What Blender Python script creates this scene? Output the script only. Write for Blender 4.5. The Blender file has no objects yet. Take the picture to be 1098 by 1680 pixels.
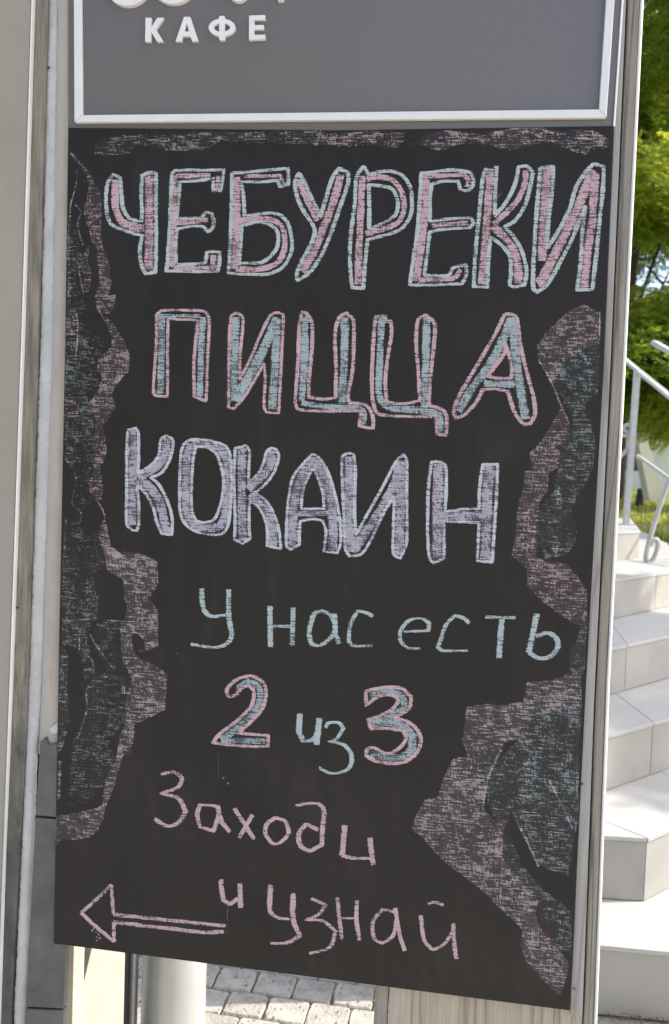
import bpy, bmesh, math, random
from math import sin, cos, tan, pi, radians, sqrt, atan2
from mathutils import Vector, Matrix, noise
from mathutils.geometry import tessellate_polygon
random.seed(7)
S = bpy.context.scene
COL = S.collection

# ------------------------------------------------ camera, world, sun, exposure
F = 1350.0; CAMH = 1.1
PITCH, ROLL = radians(2.5), radians(2.1)
cam = bpy.data.objects.new('camera', bpy.data.cameras.new('camera')); COL.objects.link(cam)
cam.data.sensor_fit = 'VERTICAL'; cam.data.sensor_height = 36; cam.data.lens = F/1680*36
cam.data.clip_start = 0.02; cam.data.clip_end = 2000
cam.data.dof.use_dof = True; cam.data.dof.focus_distance = 1.03; cam.data.dof.aperture_fstop = 9.0
CR = (Matrix.Rotation(pi/2-PITCH, 3, 'X') @ Matrix.Rotation(ROLL, 3, 'Z'))
cam.matrix_world = Matrix.Translation((0, 0, CAMH)) @ CR.to_4x4()
S.camera = cam
SUN_AZ, SUN_EL = radians(6.0), radians(43)      # azimuth measured from +X towards +Y
w = bpy.data.worlds.new('World'); S.world = w; w.use_nodes = True
nt = w.node_tree; bg = nt.nodes['Background']
sky = nt.nodes.new('ShaderNodeTexSky'); sky.sky_type = 'NISHITA'; sky.sun_disc = False
sky.sun_elevation = SUN_EL; sky.sun_rotation = pi/2 - SUN_AZ
nt.links.new(sky.outputs[0], bg.inputs[0]); bg.inputs[1].default_value = 0.15
sky.dust_density = 3.0; sky.ozone_density = .6; sky.air_density = 1.0
sun = bpy.data.objects.new('sun', bpy.data.lights.new('sun', 'SUN')); COL.objects.link(sun)
sun.data.energy = 2.5; sun.data.angle = radians(0.53); sun.data.color = (1, .93, .82)
sd = Vector((cos(SUN_AZ)*cos(SUN_EL), sin(SUN_AZ)*cos(SUN_EL), sin(SUN_EL)))
sun.rotation_euler = sd.to_track_quat('Z', 'Y').to_euler()
S.view_settings.view_transform = 'Standard'; S.view_settings.look = 'None'
S.view_settings.gamma = 1; S.view_settings.use_curve_mapping = False
S.view_settings.exposure = 1.35

# ------------------------------------------------ measuring helpers
def ray(px, py): return CR @ Vector(((px-549)/F, -(py-840)/F, -1))
def gz(px, py, z):                      # point of the horizontal plane z
    d = ray(px, py); return Vector((0, 0, CAMH)) + d*((z-CAMH)/d.z)
def dy(px, py, y):                      # point of the plane at distance y
    d = ray(px, py); return Vector((0, 0, CAMH)) + d*(y/d.y)
YAW = radians(-7.3)
BT = Vector((cos(YAW), sin(YAW), 0)); BN = Vector((-sin(YAW), cos(YAW), 0))   # along the board, away from the viewer
P0 = Vector((0, 1, 0))
def B(px, py, off=0.0):                 # pixel -> board frame (u, off, z)
    d = ray(px, py); o = Vector((0, 0, CAMH))
    s = ((P0-o).dot(BN)+off)/d.dot(BN)
    p = o+d*s
    return Vector(((p-P0).dot(BT), off, p.z))
FRAME = Matrix.Translation(P0) @ Matrix.Rotation(YAW, 4, 'Z')

# ------------------------------------------------ object helpers
def link(o, parent=None): 
    COL.objects.link(o)
    if parent is not None: o.parent = parent
    return o
def mesh(name, verts, faces, mat, parent=None, attrs=None, smooth=False):
    me = bpy.data.meshes.new(name); me.from_pydata([tuple(v) for v in verts], [], faces)
    if mat: me.materials.append(mat)
    if attrs:
        for k, (typ, vals) in attrs.items():
            a = me.attributes.new(k, typ, 'POINT')
            a.data.foreach_set('value' if typ == 'FLOAT' else 'color', vals)
    if smooth: me.polygons.foreach_set('use_smooth', [True]*len(me.polygons))
    me.update()
    return link(bpy.data.objects.new(name, me), parent)
def from_bm(name, bm, mat, parent=None, smooth=False):
    me = bpy.data.meshes.new(name); bmesh.ops.recalc_face_normals(bm, faces=bm.faces); bm.to_mesh(me); bm.free()
    if mat: me.materials.append(mat)
    if smooth: me.polygons.foreach_set('use_smooth', [True]*len(me.polygons))
    return link(bpy.data.objects.new(name, me), parent)
def thing(name, label, cat, group=None, board=False):
    o = bpy.data.objects.new(name, None); link(o); o.empty_display_size = .1
    o['label'] = label; o['category'] = cat
    if group: o['group'] = group
    if board: o.matrix_world = FRAME
    return o
def tag(o, label, cat, group=None):
    o['label'] = label; o['category'] = cat
    if group: o['group'] = group
    return o
def prism_bm(top, vec, bev=0.0):        # polygon swept along vec
    bm = bmesh.new()
    a = [bm.verts.new(p) for p in top]; b = [bm.verts.new(Vector(p)+Vector(vec)) for p in top]
    n = len(top); bm.faces.new(a); bm.faces.new(b[::-1])
    for i in range(n): bm.faces.new((a[i], b[i], b[(i+1) % n], a[(i+1) % n]))
    bmesh.ops.recalc_face_normals(bm, faces=bm.faces)
    if bev: bmesh.ops.bevel(bm, geom=bm.edges[:], offset=bev, segments=2, affect='EDGES', profile=.5)
    return bm
def bprism(name, poly, off, th, mat, parent, bev=0.0):   # traced in the board's frame
    return from_bm(name, prism_bm([B(x, y, off) for x, y in poly], (0, th, 0), bev), mat, parent)
def zprism(name, poly, z0, z1, mat, parent=None, bev=0.0):
    return from_bm(name, prism_bm([(x, y, z1) for x, y in poly], (0, 0, z0-z1), bev), mat, parent)
def tube_bm(bm, pts, r, seg=10, caps=True, flat=None):
    pts = [Vector(p) for p in pts]; n = len(pts); rings = []; prev = None
    for i, p in enumerate(pts):
        t = (pts[min(i+1, n-1)]-pts[max(i-1, 0)]).normalized()
        if prev is None: prev = t.orthogonal().normalized()
        a = (prev - t*prev.dot(t)).normalized(); prev = a; b = t.cross(a)
        rr = r[i] if isinstance(r, (list, tuple)) else r
        rings.append([bm.verts.new(p+a*rr*cos(2*pi*k/seg)+b*rr*sin(2*pi*k/seg)) for k in range(seg)])
    for i in range(n-1):
        for k in range(seg):
            bm.faces.new((rings[i][k], rings[i][(k+1) % seg], rings[i+1][(k+1) % seg], rings[i+1][k]))
    if caps:
        for f in (bm.faces.new(rings[0][::-1]), bm.faces.new(rings[-1])):
            for e in f.edges: e.smooth = False
    return bm
def bar_bm(bm, a, b, wd, hg):           # square bar between two points
    a, b = Vector(a), Vector(b); t = (b-a).normalized()
    up = Vector((0, 0, 1)) if abs(t.z) < .9 else Vector((0, 1, 0))
    s = t.cross(up).normalized(); u = s.cross(t)
    vs = [bm.verts.new(p+s*i*wd/2+u*j*hg/2) for p in (a, b) for i, j in ((-1, -1), (1, -1), (1, 1), (-1, 1))]
    for f in ((0, 3, 2, 1), (4, 5, 6, 7), (0, 1, 5, 4), (1, 2, 6, 5), (2, 3, 7, 6), (3, 0, 4, 7)):
        bm.faces.new([vs[i] for i in f])
    return bm

# ------------------------------------------------ material helpers
def mat(name): 
    m = bpy.data.materials.new(name); m.use_nodes = True
    return m, m.node_tree, m.node_tree.nodes['Principled BSDF']
def N(nt, typ, **kw):
    n = nt.nodes.new('ShaderNode'+typ)
    for k, v in kw.items():
        if k.startswith('i_'): n.inputs[int(k[2:])].default_value = v
        else: setattr(n, k, v)
    return n
def L(nt, a, b): nt.links.new(a, b)
def math_(nt, op, a, b=None, clamp=False):
    n = nt.nodes.new('ShaderNodeMath'); n.operation = op; n.use_clamp = clamp
    for i, v in enumerate((a, b)):
        if v is None: continue
        if isinstance(v, (int, float)): n.inputs[i].default_value = v
        else: nt.links.new(v, n.inputs[i])
    return n.outputs[0]
def coord(nt, scale=(1, 1, 1), loc=(0, 0, 0), kind='Object'):
    tc = nt.nodes.new('ShaderNodeTexCoord'); mp = nt.nodes.new('ShaderNodeMapping')
    mp.inputs['Scale'].default_value = scale; mp.inputs['Location'].default_value = loc
    nt.links.new(tc.outputs[kind], mp.inputs[0]); return mp.outputs[0]
def noise_(nt, vec, scale, detail=3, rough=.5, dist=0):
    n = nt.nodes.new('ShaderNodeTexNoise'); n.inputs['Scale'].default_value = scale
    n.inputs['Detail'].default_value = detail; n.inputs['Roughness'].default_value = rough
    n.inputs['Distortion'].default_value = dist
    nt.links.new(vec, n.inputs['Vector']); return n.outputs['Fac']
def ramp(nt, fac, stops):
    r = nt.nodes.new('ShaderNodeValToRGB'); e = r.color_ramp.elements
    while len(e) < len(stops): e.new(.5)
    for i, (p, c) in enumerate(stops):
        e[i].position = p; e[i].color = (*c, 1) if len(c) == 3 else c
    nt.links.new(fac, r.inputs[0]); return r.outputs[0]
def bump(nt, h, strength, dist, bsdf):
    b = nt.nodes.new('ShaderNodeBump'); b.inputs['Strength'].default_value = strength
    b.inputs['Distance'].default_value = dist; nt.links.new(h, b.inputs['Height'])
    nt.links.new(b.outputs[0], bsdf.inputs['Normal'])
def mottled(name, c1, c2, scale=8, rough=.7, bs=.3, bd=.002, bscale=60, stretch=(1, 1, 1), spec=.3, metal=0, rand=0.0):
    m, t, p = mat(name); v = coord(t, stretch)
    n1 = noise_(t, v, scale, 6, .6)
    c = ramp(t, n1, [(.3, c1), (.7, c2)])
    if rand:
        oi = t.nodes.new('ShaderNodeObjectInfo'); hs = t.nodes.new('ShaderNodeHueSaturation')
        L(t, c, hs.inputs['Color']); L(t, math_(t, 'ADD', math_(t, 'MULTIPLY', oi.outputs['Random'], rand*2), 1-rand), hs.inputs['Value']); c = hs.outputs[0]
    L(t, c, p.inputs['Base Color']); p.inputs['Roughness'].default_value = rough
    p.inputs['Specular IOR Level'].default_value = spec; p.inputs['Metallic'].default_value = metal
    bump(t, noise_(t, v, bscale, 4, .6), bs, bd, p)
    return m

# board: matte black laminate with a faint woven grain
M_board, t, p = mat('matte_black_board')
va = coord(t, (60, 1, 500)); vb = coord(t, (500, 1, 90))
weave = math_(t, 'ADD', noise_(t, va, 1, 2), noise_(t, vb, 1, 2))
dust = noise_(t, coord(t), 5, 4, .6)
wipe = noise_(t, coord(t, (9, 1, 2.2), (4, 0, 1)), 2.2, 5, .62, .8)
bd = math_(t, 'ADD', math_(t, 'MULTIPLY', dust, .45), math_(t, 'ADD', math_(t, 'MULTIPLY', wipe, .4), math_(t, 'MULTIPLY', weave, .09)))
L(t, ramp(t, bd, [(.35, (.0100, .0088, .0077)), (.55, (.0145, .0128, .0114)), (.74, (.030, .0265, .0238))]), p.inputs['Base Color'])
p.inputs['Roughness'].default_value = .55; p.inputs['Specular IOR Level'].default_value = .30
bump(t, weave, .35, .0004, p)

# chalk: patchy coverage that follows the board's grain
M_chalk = bpy.data.materials.new('chalk'); M_chalk.use_nodes = True
t = M_chalk.node_tree; t.nodes.clear()
out = N(t, 'OutputMaterial'); mix = N(t, 'MixShader'); tr = N(t, 'BsdfTransparent'); df = N(t, 'BsdfDiffuse')
ac = N(t, 'Attribute', attribute_name='col'); ad = N(t, 'Attribute', attribute_name='dens')
ae = N(t, 'Attribute', attribute_name='edge'); ag = N(t, 'Attribute', attribute_name='grain')
hs = noise_(t, coord(t, (60, 1, 560)), 1, 2, .6)            # horizontal threads
hs2 = noise_(t, coord(t, (50, 1, 190), (3, 0, 9)), 1, 2, .5)
vs_ = noise_(t, coord(t, (560, 1, 80), (7, 0, 2)), 1, 2, .6)  # vertical threads
gr = noise_(t, coord(t, (1, 1, 1)), 720, 2, .7)
bl = noise_(t, coord(t, (1, 1, 1)), 55, 3, .6)
def cen(x, k): return math_(t, 'MULTIPLY', math_(t, 'SUBTRACT', x, .5), k)
nse = math_(t, 'ADD', math_(t, 'ADD', cen(hs, 2.6), cen(hs2, .6)), math_(t, 'ADD', cen(gr, 1.25), cen(bl, 1.0)))
nse = math_(t, 'ADD', nse, cen(vs_, 1.2))
big_ = noise_(t, coord(t, (1, 1, 1), (2, 0, 5)), 17, 3, .6)
hand = noise_(t, coord(t, (1, 1, 1)), 1, 1)
mpd = N(t, 'Mapping'); tcd = N(t, 'TexCoord'); L(t, tcd.outputs['Object'], mpd.inputs[0]); mpd.inputs['Rotation'].default_value = (0, radians(-52), 0)
mp2 = N(t, 'Mapping'); L(t, mpd.outputs[0], mp2.inputs[0]); mp2.inputs['Scale'].default_value = (55, 1, 420)
hand = noise_(t, mp2.outputs[0], 1, 2, .6)
nse = math_(t, 'ADD', nse, math_(t, 'ADD', cen(big_, 1.15), cen(hand, .9)))
nse = math_(t, 'MULTIPLY', nse, ag.outputs['Fac'])
e2 = math_(t, 'MULTIPLY', math_(t, 'POWER', ae.outputs['Fac'], 5.0), .62)
cv = math_(t, 'SUBTRACT', math_(t, 'ADD', ad.outputs['Fac'], nse), e2)
mr = N(t, 'MapRange', interpolation_type='SMOOTHSTEP'); L(t, cv, mr.inputs['Value'])
mr.inputs['From Min'].default_value = .38; mr.inputs['From Max'].default_value = .78
mr.inputs['To Min'].default_value = 0; mr.inputs['To Max'].default_value = .93
hsv = N(t, 'HueSaturation'); L(t, ac.outputs['Color'], hsv.inputs['Color'])
fg = noise_(t, coord(t, (1, 1, 1.5)), 1100, 2, .7)
L(t, math_(t, 'ADD', math_(t, 'MULTIPLY', fg, 1.1), .45), hsv.inputs['Value'])
L(t, hsv.outputs[0], df.inputs['Color']); full = math_(t, 'MULTIPLY', mr.outputs[0], math_(t, 'ADD', math_(t, 'MULTIPLY', ad.outputs['Fac'], .72), .26), True)
soft = math_(t, 'MULTIPLY', math_(t, 'SUBTRACT', 1.0, math_(t, 'POWER', ae.outputs['Fac'], 3.0)), math_(t, 'MULTIPLY', math_(t, 'POWER', ad.outputs['Fac'], 2.6), .80))
soft = math_(t, 'MULTIPLY', soft, math_(t, 'ADD', math_(t, 'MULTIPLY', gr, .9), math_(t, 'MULTIPLY', bl, .6)), True)
al = math_(t, 'MAXIMUM', full, soft)
L(t, math_(t, 'MULTIPLY', al, math_(t, 'ADD', math_(t, 'MULTIPLY', fg, 1.3), .33), True), mix.inputs[0])
L(t, tr.outputs[0], mix.inputs[1]); L(t, df.outputs[0], mix.inputs[2]); L(t, mix.outputs[0], out.inputs[0])

M_sign, t, p = mat('satin_dark_grey_laminate')
L(t, ramp(t, noise_(t, coord(t), 700, 2), [(.3, (.122, .114, .113)), (.7, (.165, .155, .153))]), p.inputs['Base Color'])
p.inputs['Roughness'].default_value = .30; p.inputs['Specular IOR Level'].default_value = .6
bump(t, noise_(t, coord(t), 900, 2), .10, .0003, p)
M_profile = mottled('white_profile', (.66, .66, .66), (.72, .72, .72), 30, .35, .05, .0005, 300, spec=.5)
M_letter = mottled('white_acrylic_letter', (.68, .68, .66), (.74, .74, .72), 40, .4, .05, .0005, 200)
M_edge = mottled('white_edge_trim', (.75, .75, .73), (.82, .82, .80), 30, .4, .1, .0005, 200)

def wood(name, c1, c2, c3, seed=0.0, gs=1.0, bs=.5):
    m, t, p = mat(name)
    oi = t.nodes.new('ShaderNodeObjectInfo')
    tc = t.nodes.new('ShaderNodeTexCoord'); cb = t.nodes.new('ShaderNodeCombineXYZ')
    L(t, math_(t, 'MULTIPLY', oi.outputs['Random'], 9.0), cb.inputs[0]); L(t, math_(t, 'MULTIPLY', oi.outputs['Random'], 5.0), cb.inputs[2])
    ad_ = t.nodes.new('ShaderNodeVectorMath'); ad_.operation = 'ADD'; L(t, tc.outputs['Object'], ad_.inputs[0]); L(t, cb.outputs[0], ad_.inputs[1])
    mp = t.nodes.new('ShaderNodeMapping'); mp.inputs['Scale'].default_value = (1, 1, .035); mp.inputs['Location'].default_value = (seed, 0, seed)
    L(t, ad_.outputs[0], mp.inputs[0])
    warp = noise_(t, mp.outputs[0], 14, 2, .5)
    wv = t.nodes.new('ShaderNodeTexNoise'); wv.inputs['Scale'].default_value = 140*gs; wv.inputs['Detail'].default_value = 5
    wv.inputs['Roughness'].default_value = .65; wv.inputs['Distortion'].default_value = 1.4
    L(t, mp.outputs[0], wv.inputs['Vector'])
    rings = math_(t, 'FRACT', math_(t, 'MULTIPLY', warp, 16))
    rr = math_(t, 'POWER', math_(t, 'ABSOLUTE', math_(t, 'SUBTRACT', math_(t, 'MULTIPLY', rings, 2), 1)), 6)
    fine = noise_(t, coord(t, (1, 1, .02)), 420, 3, .6)
    v = math_(t, 'SUBTRACT', math_(t, 'ADD', math_(t, 'MULTIPLY', wv.outputs['Fac'], .75), math_(t, 'MULTIPLY', fine, .4)), math_(t, 'MULTIPLY', rr, .30))
    L(t, ramp(t, v, [(.32, c1), (.50, c2), (.68, c3)]), p.inputs['Base Color'])
    p.inputs['Roughness'].default_value = .5; p.inputs['Specular IOR Level'].default_value = .4
    bump(t, v, bs, .0012, p)
    return m
M_wood = wood('grey_oak_laminate', (.22, .185, .135), (.345, .305, .24), (.41, .37, .30))
M_wood2 = wood('grey_oak_laminate_dark', (.11, .095, .078), (.225, .20, .17), (.30, .272, .235), 3.3)
M_woodlight = wood('silvery_oak_laminate', (.23, .225, .21), (.31, .305, .29), (.37, .365, .35), 1.7, 1.0, .12)

M_facade = mottled('beige_painted_panel', (.29, .27, .225), (.345, .32, .27), 5, .6, .15, .0008, 180)
M_olive = mottled('weathered_olive_paint', (.13, .12, .09), (.34, .31, .245), 60, .45, .9, .002, 220, (3, 1, .22))
M_plaster = mottled('beige_plaster', (.42, .375, .31), (.52, .47, .39), 9, .8, .3, .002, 60)
M_caulk = mottled('white_sealant', (.40, .40, .395), (.56, .56, .555), 16, .5, .7, .004, 90)
M_slate = mottled('dark_grey_plinth_tile', (.045, .047, .045), (.125, .125, .118), 16, .35, .25, .001, 120, spec=.5, rand=.08)
M_gap = mottled('dark_gap', (.03, .028, .025), (.05, .045, .04), 20, .9)
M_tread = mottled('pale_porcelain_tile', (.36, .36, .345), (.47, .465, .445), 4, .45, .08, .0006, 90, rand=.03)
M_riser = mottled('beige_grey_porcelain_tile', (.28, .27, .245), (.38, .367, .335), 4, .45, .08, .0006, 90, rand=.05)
M_grout = mottled('grout', (.30, .29, .27), (.38, .37, .34), 40, .9)
M_rail = mottled('silver_painted_steel', (.40, .39, .37), (.50, .49, .465), 30, .35, .1, .0005, 200, spec=.5)
M_pipe, t, p = mat('zinc_pipe')
L(t, ramp(t, noise_(t, coord(t, (1, 1, .3)), 12, 5, .6), [(.3, (.42, .43, .44)), (.7, (.58, .585, .59))]), p.inputs['Base Color'])
p.inputs['Metallic'].default_value = .35; p.inputs['Roughness'].default_value = .38
M_dark = mottled('dark_grey_metal', (.07, .075, .08), (.11, .115, .12), 20, .4, .1, .0005, 100, spec=.5)
M_cream = mottled('sunlit_patch_cream', (.36, .34, .285), (.46, .435, .375), 7, .7, .3, .002, 40)
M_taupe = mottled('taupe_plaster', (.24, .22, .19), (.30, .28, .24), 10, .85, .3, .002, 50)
M_paver = mottled('concrete_paver', (.30, .285, .25), (.50, .475, .42), 26, .9, .9, .004, 120, rand=.12)
M_joint = mottled('sandy_joint', (.28, .255, .205), (.42, .385, .32), 60, .95, .8, .004, 150)
M_earth = mottled('gravel_path', (.24, .20, .14), (.42, .37, .28), 3, .95, .8, .02, 20)
M_grass = mottled('lawn', (.09, .13, .02), (.26, .25, .06), 1.2, .95, .8, .05, 12)
M_bark = mottled('bark', (.045, .035, .028), (.11, .09, .07), 7, .95, 1, .03, 14, (1, 1, .3))
M_white = mottled('white_render', (.62, .62, .60), (.72, .72, .70), 1, .8, .1, .01, 6)
M_roof = mottled('grey_roof', (.16, .15, .15), (.22, .21, .2), 1, .8)
M_glass = mottled('dark_glass', (.03, .04, .05), (.06, .07, .08), 1, .1, spec=.6)
def leafmat(name, a, b, c):
    m = bpy.data.materials.new(name); m.use_nodes = True; t = m.node_tree; p = t.nodes['Principled BSDF']
    at = N(t, 'Attribute', attribute_name='tint')
    colr = ramp(t, at.outputs['Fac'], [(0, a), (.5, b), (1, c)])
    L(t, colr, p.inputs['Base Color']); p.inputs['Roughness'].default_value = .45
    p.inputs['Specular IOR Level'].default_value = .35
    tl = N(t, 'BsdfTranslucent'); h = N(t, 'HueSaturation'); h.inputs['Value'].default_value = 2.3; h.inputs['Hue'].default_value = .485
    L(t, colr, h.inputs['Color']); L(t, h.outputs[0], tl.inputs['Color'])
    mx = N(t, 'MixShader', i_0=.5); L(t, p.outputs[0], mx.inputs[1]); L(t, tl.outputs[0], mx.inputs[2])
    L(t, mx.outputs[0], t.nodes['Material Output'].inputs[0]); return m
M_leaf = leafmat('walnut_leaf', (.06, .12, .014), (.15, .22, .022), (.33, .34, .04))
M_leaf2 = leafmat('hedge_leaf', (.03, .06, .012), (.055, .095, .02), (.10, .14, .03))
M_litter = leafmat('dry_leaf', (.10, .06, .03), (.2, .13, .06), (.3, .24, .12))

# ------------------------------------------------ the building corner on the left (board frame)
wall = thing('building_wall', 'beige rendered wall end with white sealant seam left of the chalkboard', 'wall', board=True)
bprism('facade_panel', [(-420, -300), (61, -300), (51, 0), (34, 560), (15, 1120), (4, 1400), (-12, 1900), (-420, 1900)], 0.0, .05, M_facade, wall, .0012)
bprism('edge_trim', [(61.5, -300), (63.5, -300), (53.5, 0), (36.5, 560), (17.3, 1120), (5.8, 1400), (-10, 1900), (-12, 1900), (4.5, 1400), (15.5, 1120), (34.5, 560), (51.5, 0)], -.0015, .02, M_edge, wall, .0006)  # white colour stands for the highlight along the panel's corner
random.seed(3)
def jag(x0, y0, x1, y1, n, a):
    return [(x0+(x1-x0)*i/n+random.uniform(-a, a), y0+(y1-y0)*i/n) for i in range(n+1)]
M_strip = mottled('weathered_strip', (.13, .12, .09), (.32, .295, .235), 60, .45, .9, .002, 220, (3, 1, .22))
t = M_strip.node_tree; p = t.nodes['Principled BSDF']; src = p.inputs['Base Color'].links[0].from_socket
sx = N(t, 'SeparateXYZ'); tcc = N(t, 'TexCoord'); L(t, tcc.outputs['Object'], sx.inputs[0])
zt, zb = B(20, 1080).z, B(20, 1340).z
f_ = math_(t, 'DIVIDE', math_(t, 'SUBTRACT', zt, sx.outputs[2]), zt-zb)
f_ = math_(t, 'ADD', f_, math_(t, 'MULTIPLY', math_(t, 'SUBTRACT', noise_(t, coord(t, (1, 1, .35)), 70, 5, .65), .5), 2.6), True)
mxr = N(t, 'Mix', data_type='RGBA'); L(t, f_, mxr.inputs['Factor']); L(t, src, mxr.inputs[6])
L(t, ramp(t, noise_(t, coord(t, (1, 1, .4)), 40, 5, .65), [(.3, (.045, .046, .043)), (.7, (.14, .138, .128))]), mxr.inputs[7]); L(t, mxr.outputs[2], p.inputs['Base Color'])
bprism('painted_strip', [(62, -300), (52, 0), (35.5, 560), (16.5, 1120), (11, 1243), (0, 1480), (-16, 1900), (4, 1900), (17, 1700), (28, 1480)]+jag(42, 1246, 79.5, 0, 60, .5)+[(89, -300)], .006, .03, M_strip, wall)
bprism('gap_backing', [(50, -300), (116, -300), (110, 560), (100, 1200), (92, 1560), (80, 1900), (-20, 1900)], .034, .01, M_gap, wall)
# rounded plaster return: strip of faces with a curved section
vs, fs = [], []
rows = [(-300, 92, 160), (0, 82, 160), (560, 69.5, 160), (1120, 50, 160), (1240, 46, 160)]
def lerp_rows(rows, y):
    for (a, b) in zip(rows, rows[1:]):
        if a[0] <= y <= b[0]:
            k = (y-a[0])/(b[0]-a[0]); return a[1]+(b[1]-a[1])*k, a[2]+(b[2]-a[2])*k
ys = [-300+i*12 for i in range(int(1540/12)+1)]
K = 14
for j, y in enumerate(ys):
    a, b = lerp_rows(rows, y)
    jt = noise.noise((y*.05, 1, 1))*1.2+noise.noise((y*.31, 5, 1))*.9
    for k in range(K+1):
        u = k/K; x = a+jt*(1-u)**2+(b-a)*u
        yy = y
        if y > 1225: yy = y-8*u*0+noise.noise((x*.09, 3, 3))*9
        vs.append(B(x, yy, .033-.030*sin(min(1, u*3.0)*pi/2)+.0006*noise.noise((x*.05, y*.02, 0))))
for j in range(len(ys)-1):
    for k in range(K):
        i = j*(K+1)+k; fs.append((i, i+1, i+K+2, i+K+1))
M_ret = mottled('painted_plaster_return', (.34, .30, .25), (.43, .385, .32), 9, .75, .3, .002, 60)
t = M_ret.node_tree; p = t.nodes['Principled BSDF']; src = p.inputs['Base Color'].links[0].from_socket
wa = N(t, 'Attribute', attribute_name='paint'); mxr = N(t, 'Mix', data_type='RGBA')
fac = math_(t, 'ADD', wa.outputs['Fac'], math_(t, 'MULTIPLY', math_(t, 'SUBTRACT', noise_(t, coord(t, (1, 1, .3)), 90, 4, .6), .5), .7), True)
L(t, fac, mxr.inputs['Factor']); L(t, src, mxr.inputs[6]); mxr.inputs[7].default_value = (.52, .52, .52, 1); L(t, mxr.outputs[2], p.inputs['Base Color'])
pa = [max(0, 1-(i % (K+1))/K*2.6) for i in range(len(vs))]
mesh('plaster_return', vs, fs, M_ret, wall, {'paint': ('FLOAT', pa)}, smooth=True)
# end face of the wall under the plaster, with plinth tiles
bprism('plinth_tile', [(66, 1216), (74, 1210), (80, 1222), (92, 1219), (120, 1221), (118, 1343), (58, 1338)], .000, .012, M_slate, wall, .001)
bprism('plinth_tile', [(58, 1341), (118, 1346), (104, 1655), (42, 1652)], .0005, .012, M_slate, wall, .001)
bprism('plinth_tile', [(42, 1655), (104, 1658), (96, 1900), (30, 1900)], .000, .012, M_slate, wall, .001)
bprism('plaster_lump', [(80, 1196), (85, 1191), (92, 1187), (97, 1180), (120, 1178), (120, 1203), (97, 1202), (88, 1205), (82, 1203)], -.001, .004, M_caulk, wall, .002)
bprism('wall_core', [(60, -300), (112, -300), (100, 1200), (86, 1560), (78, 1900), (20, 1900)], .045, .06, M_taupe, wall)
# sealant bead
bm = bmesh.new(); pts = []; rs = []
bead = [(-300, 98, 7), (0, 88, 8), (300, 83, 10), (560, 78, 11.5), (1120, 58.5, 11.5), (1215, 53, 10.5), (1340, 48, 11), (1480, 42, 11), (1680, 34, 12.5), (1900, 24, 13)]
y = -300
while y <= 1900:
    for a, b in zip(bead, bead[1:]):
        if a[0] <= y <= b[0]:
            k = (y-a[0])/(b[0]-a[0]); x = a[1]+(b[1]-a[1])*k; r_ = a[2]+(b[2]-a[2])*k; break
    x += .3*noise.noise((y*.03, 0, 0)); r_ *= 1+.05*noise.noise((y*.06, 2, 0))+.05*noise.noise((y*.4, 9, 0))
    pts.append(B(x, y, .012)); r_ *= 1+.10*noise.noise((y*.17, 7, 3)); rs.append(r_*.00078); y += 5
tube_bm(bm, pts, rs, 14)
for v in bm.verts: v.co.y = .012+(v.co.y-.012)*.55+.0010*noise.noise(v.co*140); v.co.x += .0012*noise.noise(Vector((v.co.x*120, 3, v.co.z*260)))
from_bm('sealant_bead', bm, M_caulk, wall, True)
for (x, y, r_) in ((29, 997, .0016), (80, 111, .0016)):
    bm = bmesh.new(); bmesh.ops.create_icosphere(bm, subdivisions=2, radius=r_)
    for v in bm.verts: v.co *= 1+.5*noise.noise(v.co*900); 
    c = B(x, y, .0055)
    for v in bm.verts: v.co = Vector((v.co.x*1.3+c.x, v.co.y*.5+c.y, v.co.z*.8+c.z))
    from_bm('paint_chip', bm, M_gap, wall)

# ------------------------------------------------ clad pillar that carries the signs (board frame)
pil = thing('sign_pillar', 'square pillar clad in grey wood laminate behind the right side of the signs', 'pillar', board=True)
O = .006
bprism('left_trim', [(700, -300), (700, 0), (613, 1680), (606, 1900), (628, 1900), (635.5, 1680), (712, 0), (716, -300)], O+.004, .02, M_wood2, pil, .001)
bprism('front_board', [(714, -300), (710, 0), (637, 1680), (630, 1900), (944, 1900), (956, 1680), (975.5, 1150), (1002.3, 600), (1028, 0), (1044, -300)], O, .02, M_wood, pil, .0012)
bprism('corner_strip', [(1046, -300), (1030.5, 0), (1004.3, 600), (977.5, 1150), (958, 1680), (946, 1900), (966, 1900), (974.5, 1680), (995.5, 1120), (1022, 600), (1051, 0), (1065, -300)], O-.002, .03, M_wood2, pil, .0022)
def vtube(name, pts, off, r, m, parent):
    bm = bmesh.new(); tube_bm(bm, [B(x, y, off) for x, y in pts], r, 12); return from_bm(name, bm, m, parent, True)
vtube('edge_bead', [(1068.5, -300), (1053.5, 0), (1024, 600), (997.8, 1120), (977, 1680), (968.5, 1900)], O-.001, .0019, M_edge, pil)
bprism('edge_trim', [(1066, -300), (1051.8, 0), (1022.8, 600), (996.3, 1120), (975.3, 1680), (967, 1900), (970, 1900), (978.3, 1680), (999.3, 1120), (1026, 600), (1055.5, 0), (1069.5, -300)], O+.001, .14, M_edge, pil, .0008)
bprism('pillar_core', [(720, -300), (1060, -300), (1044, 0), (990, 1120), (962, 1900), (640, 1900)], O+.022, .12, M_taupe, pil)
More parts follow.
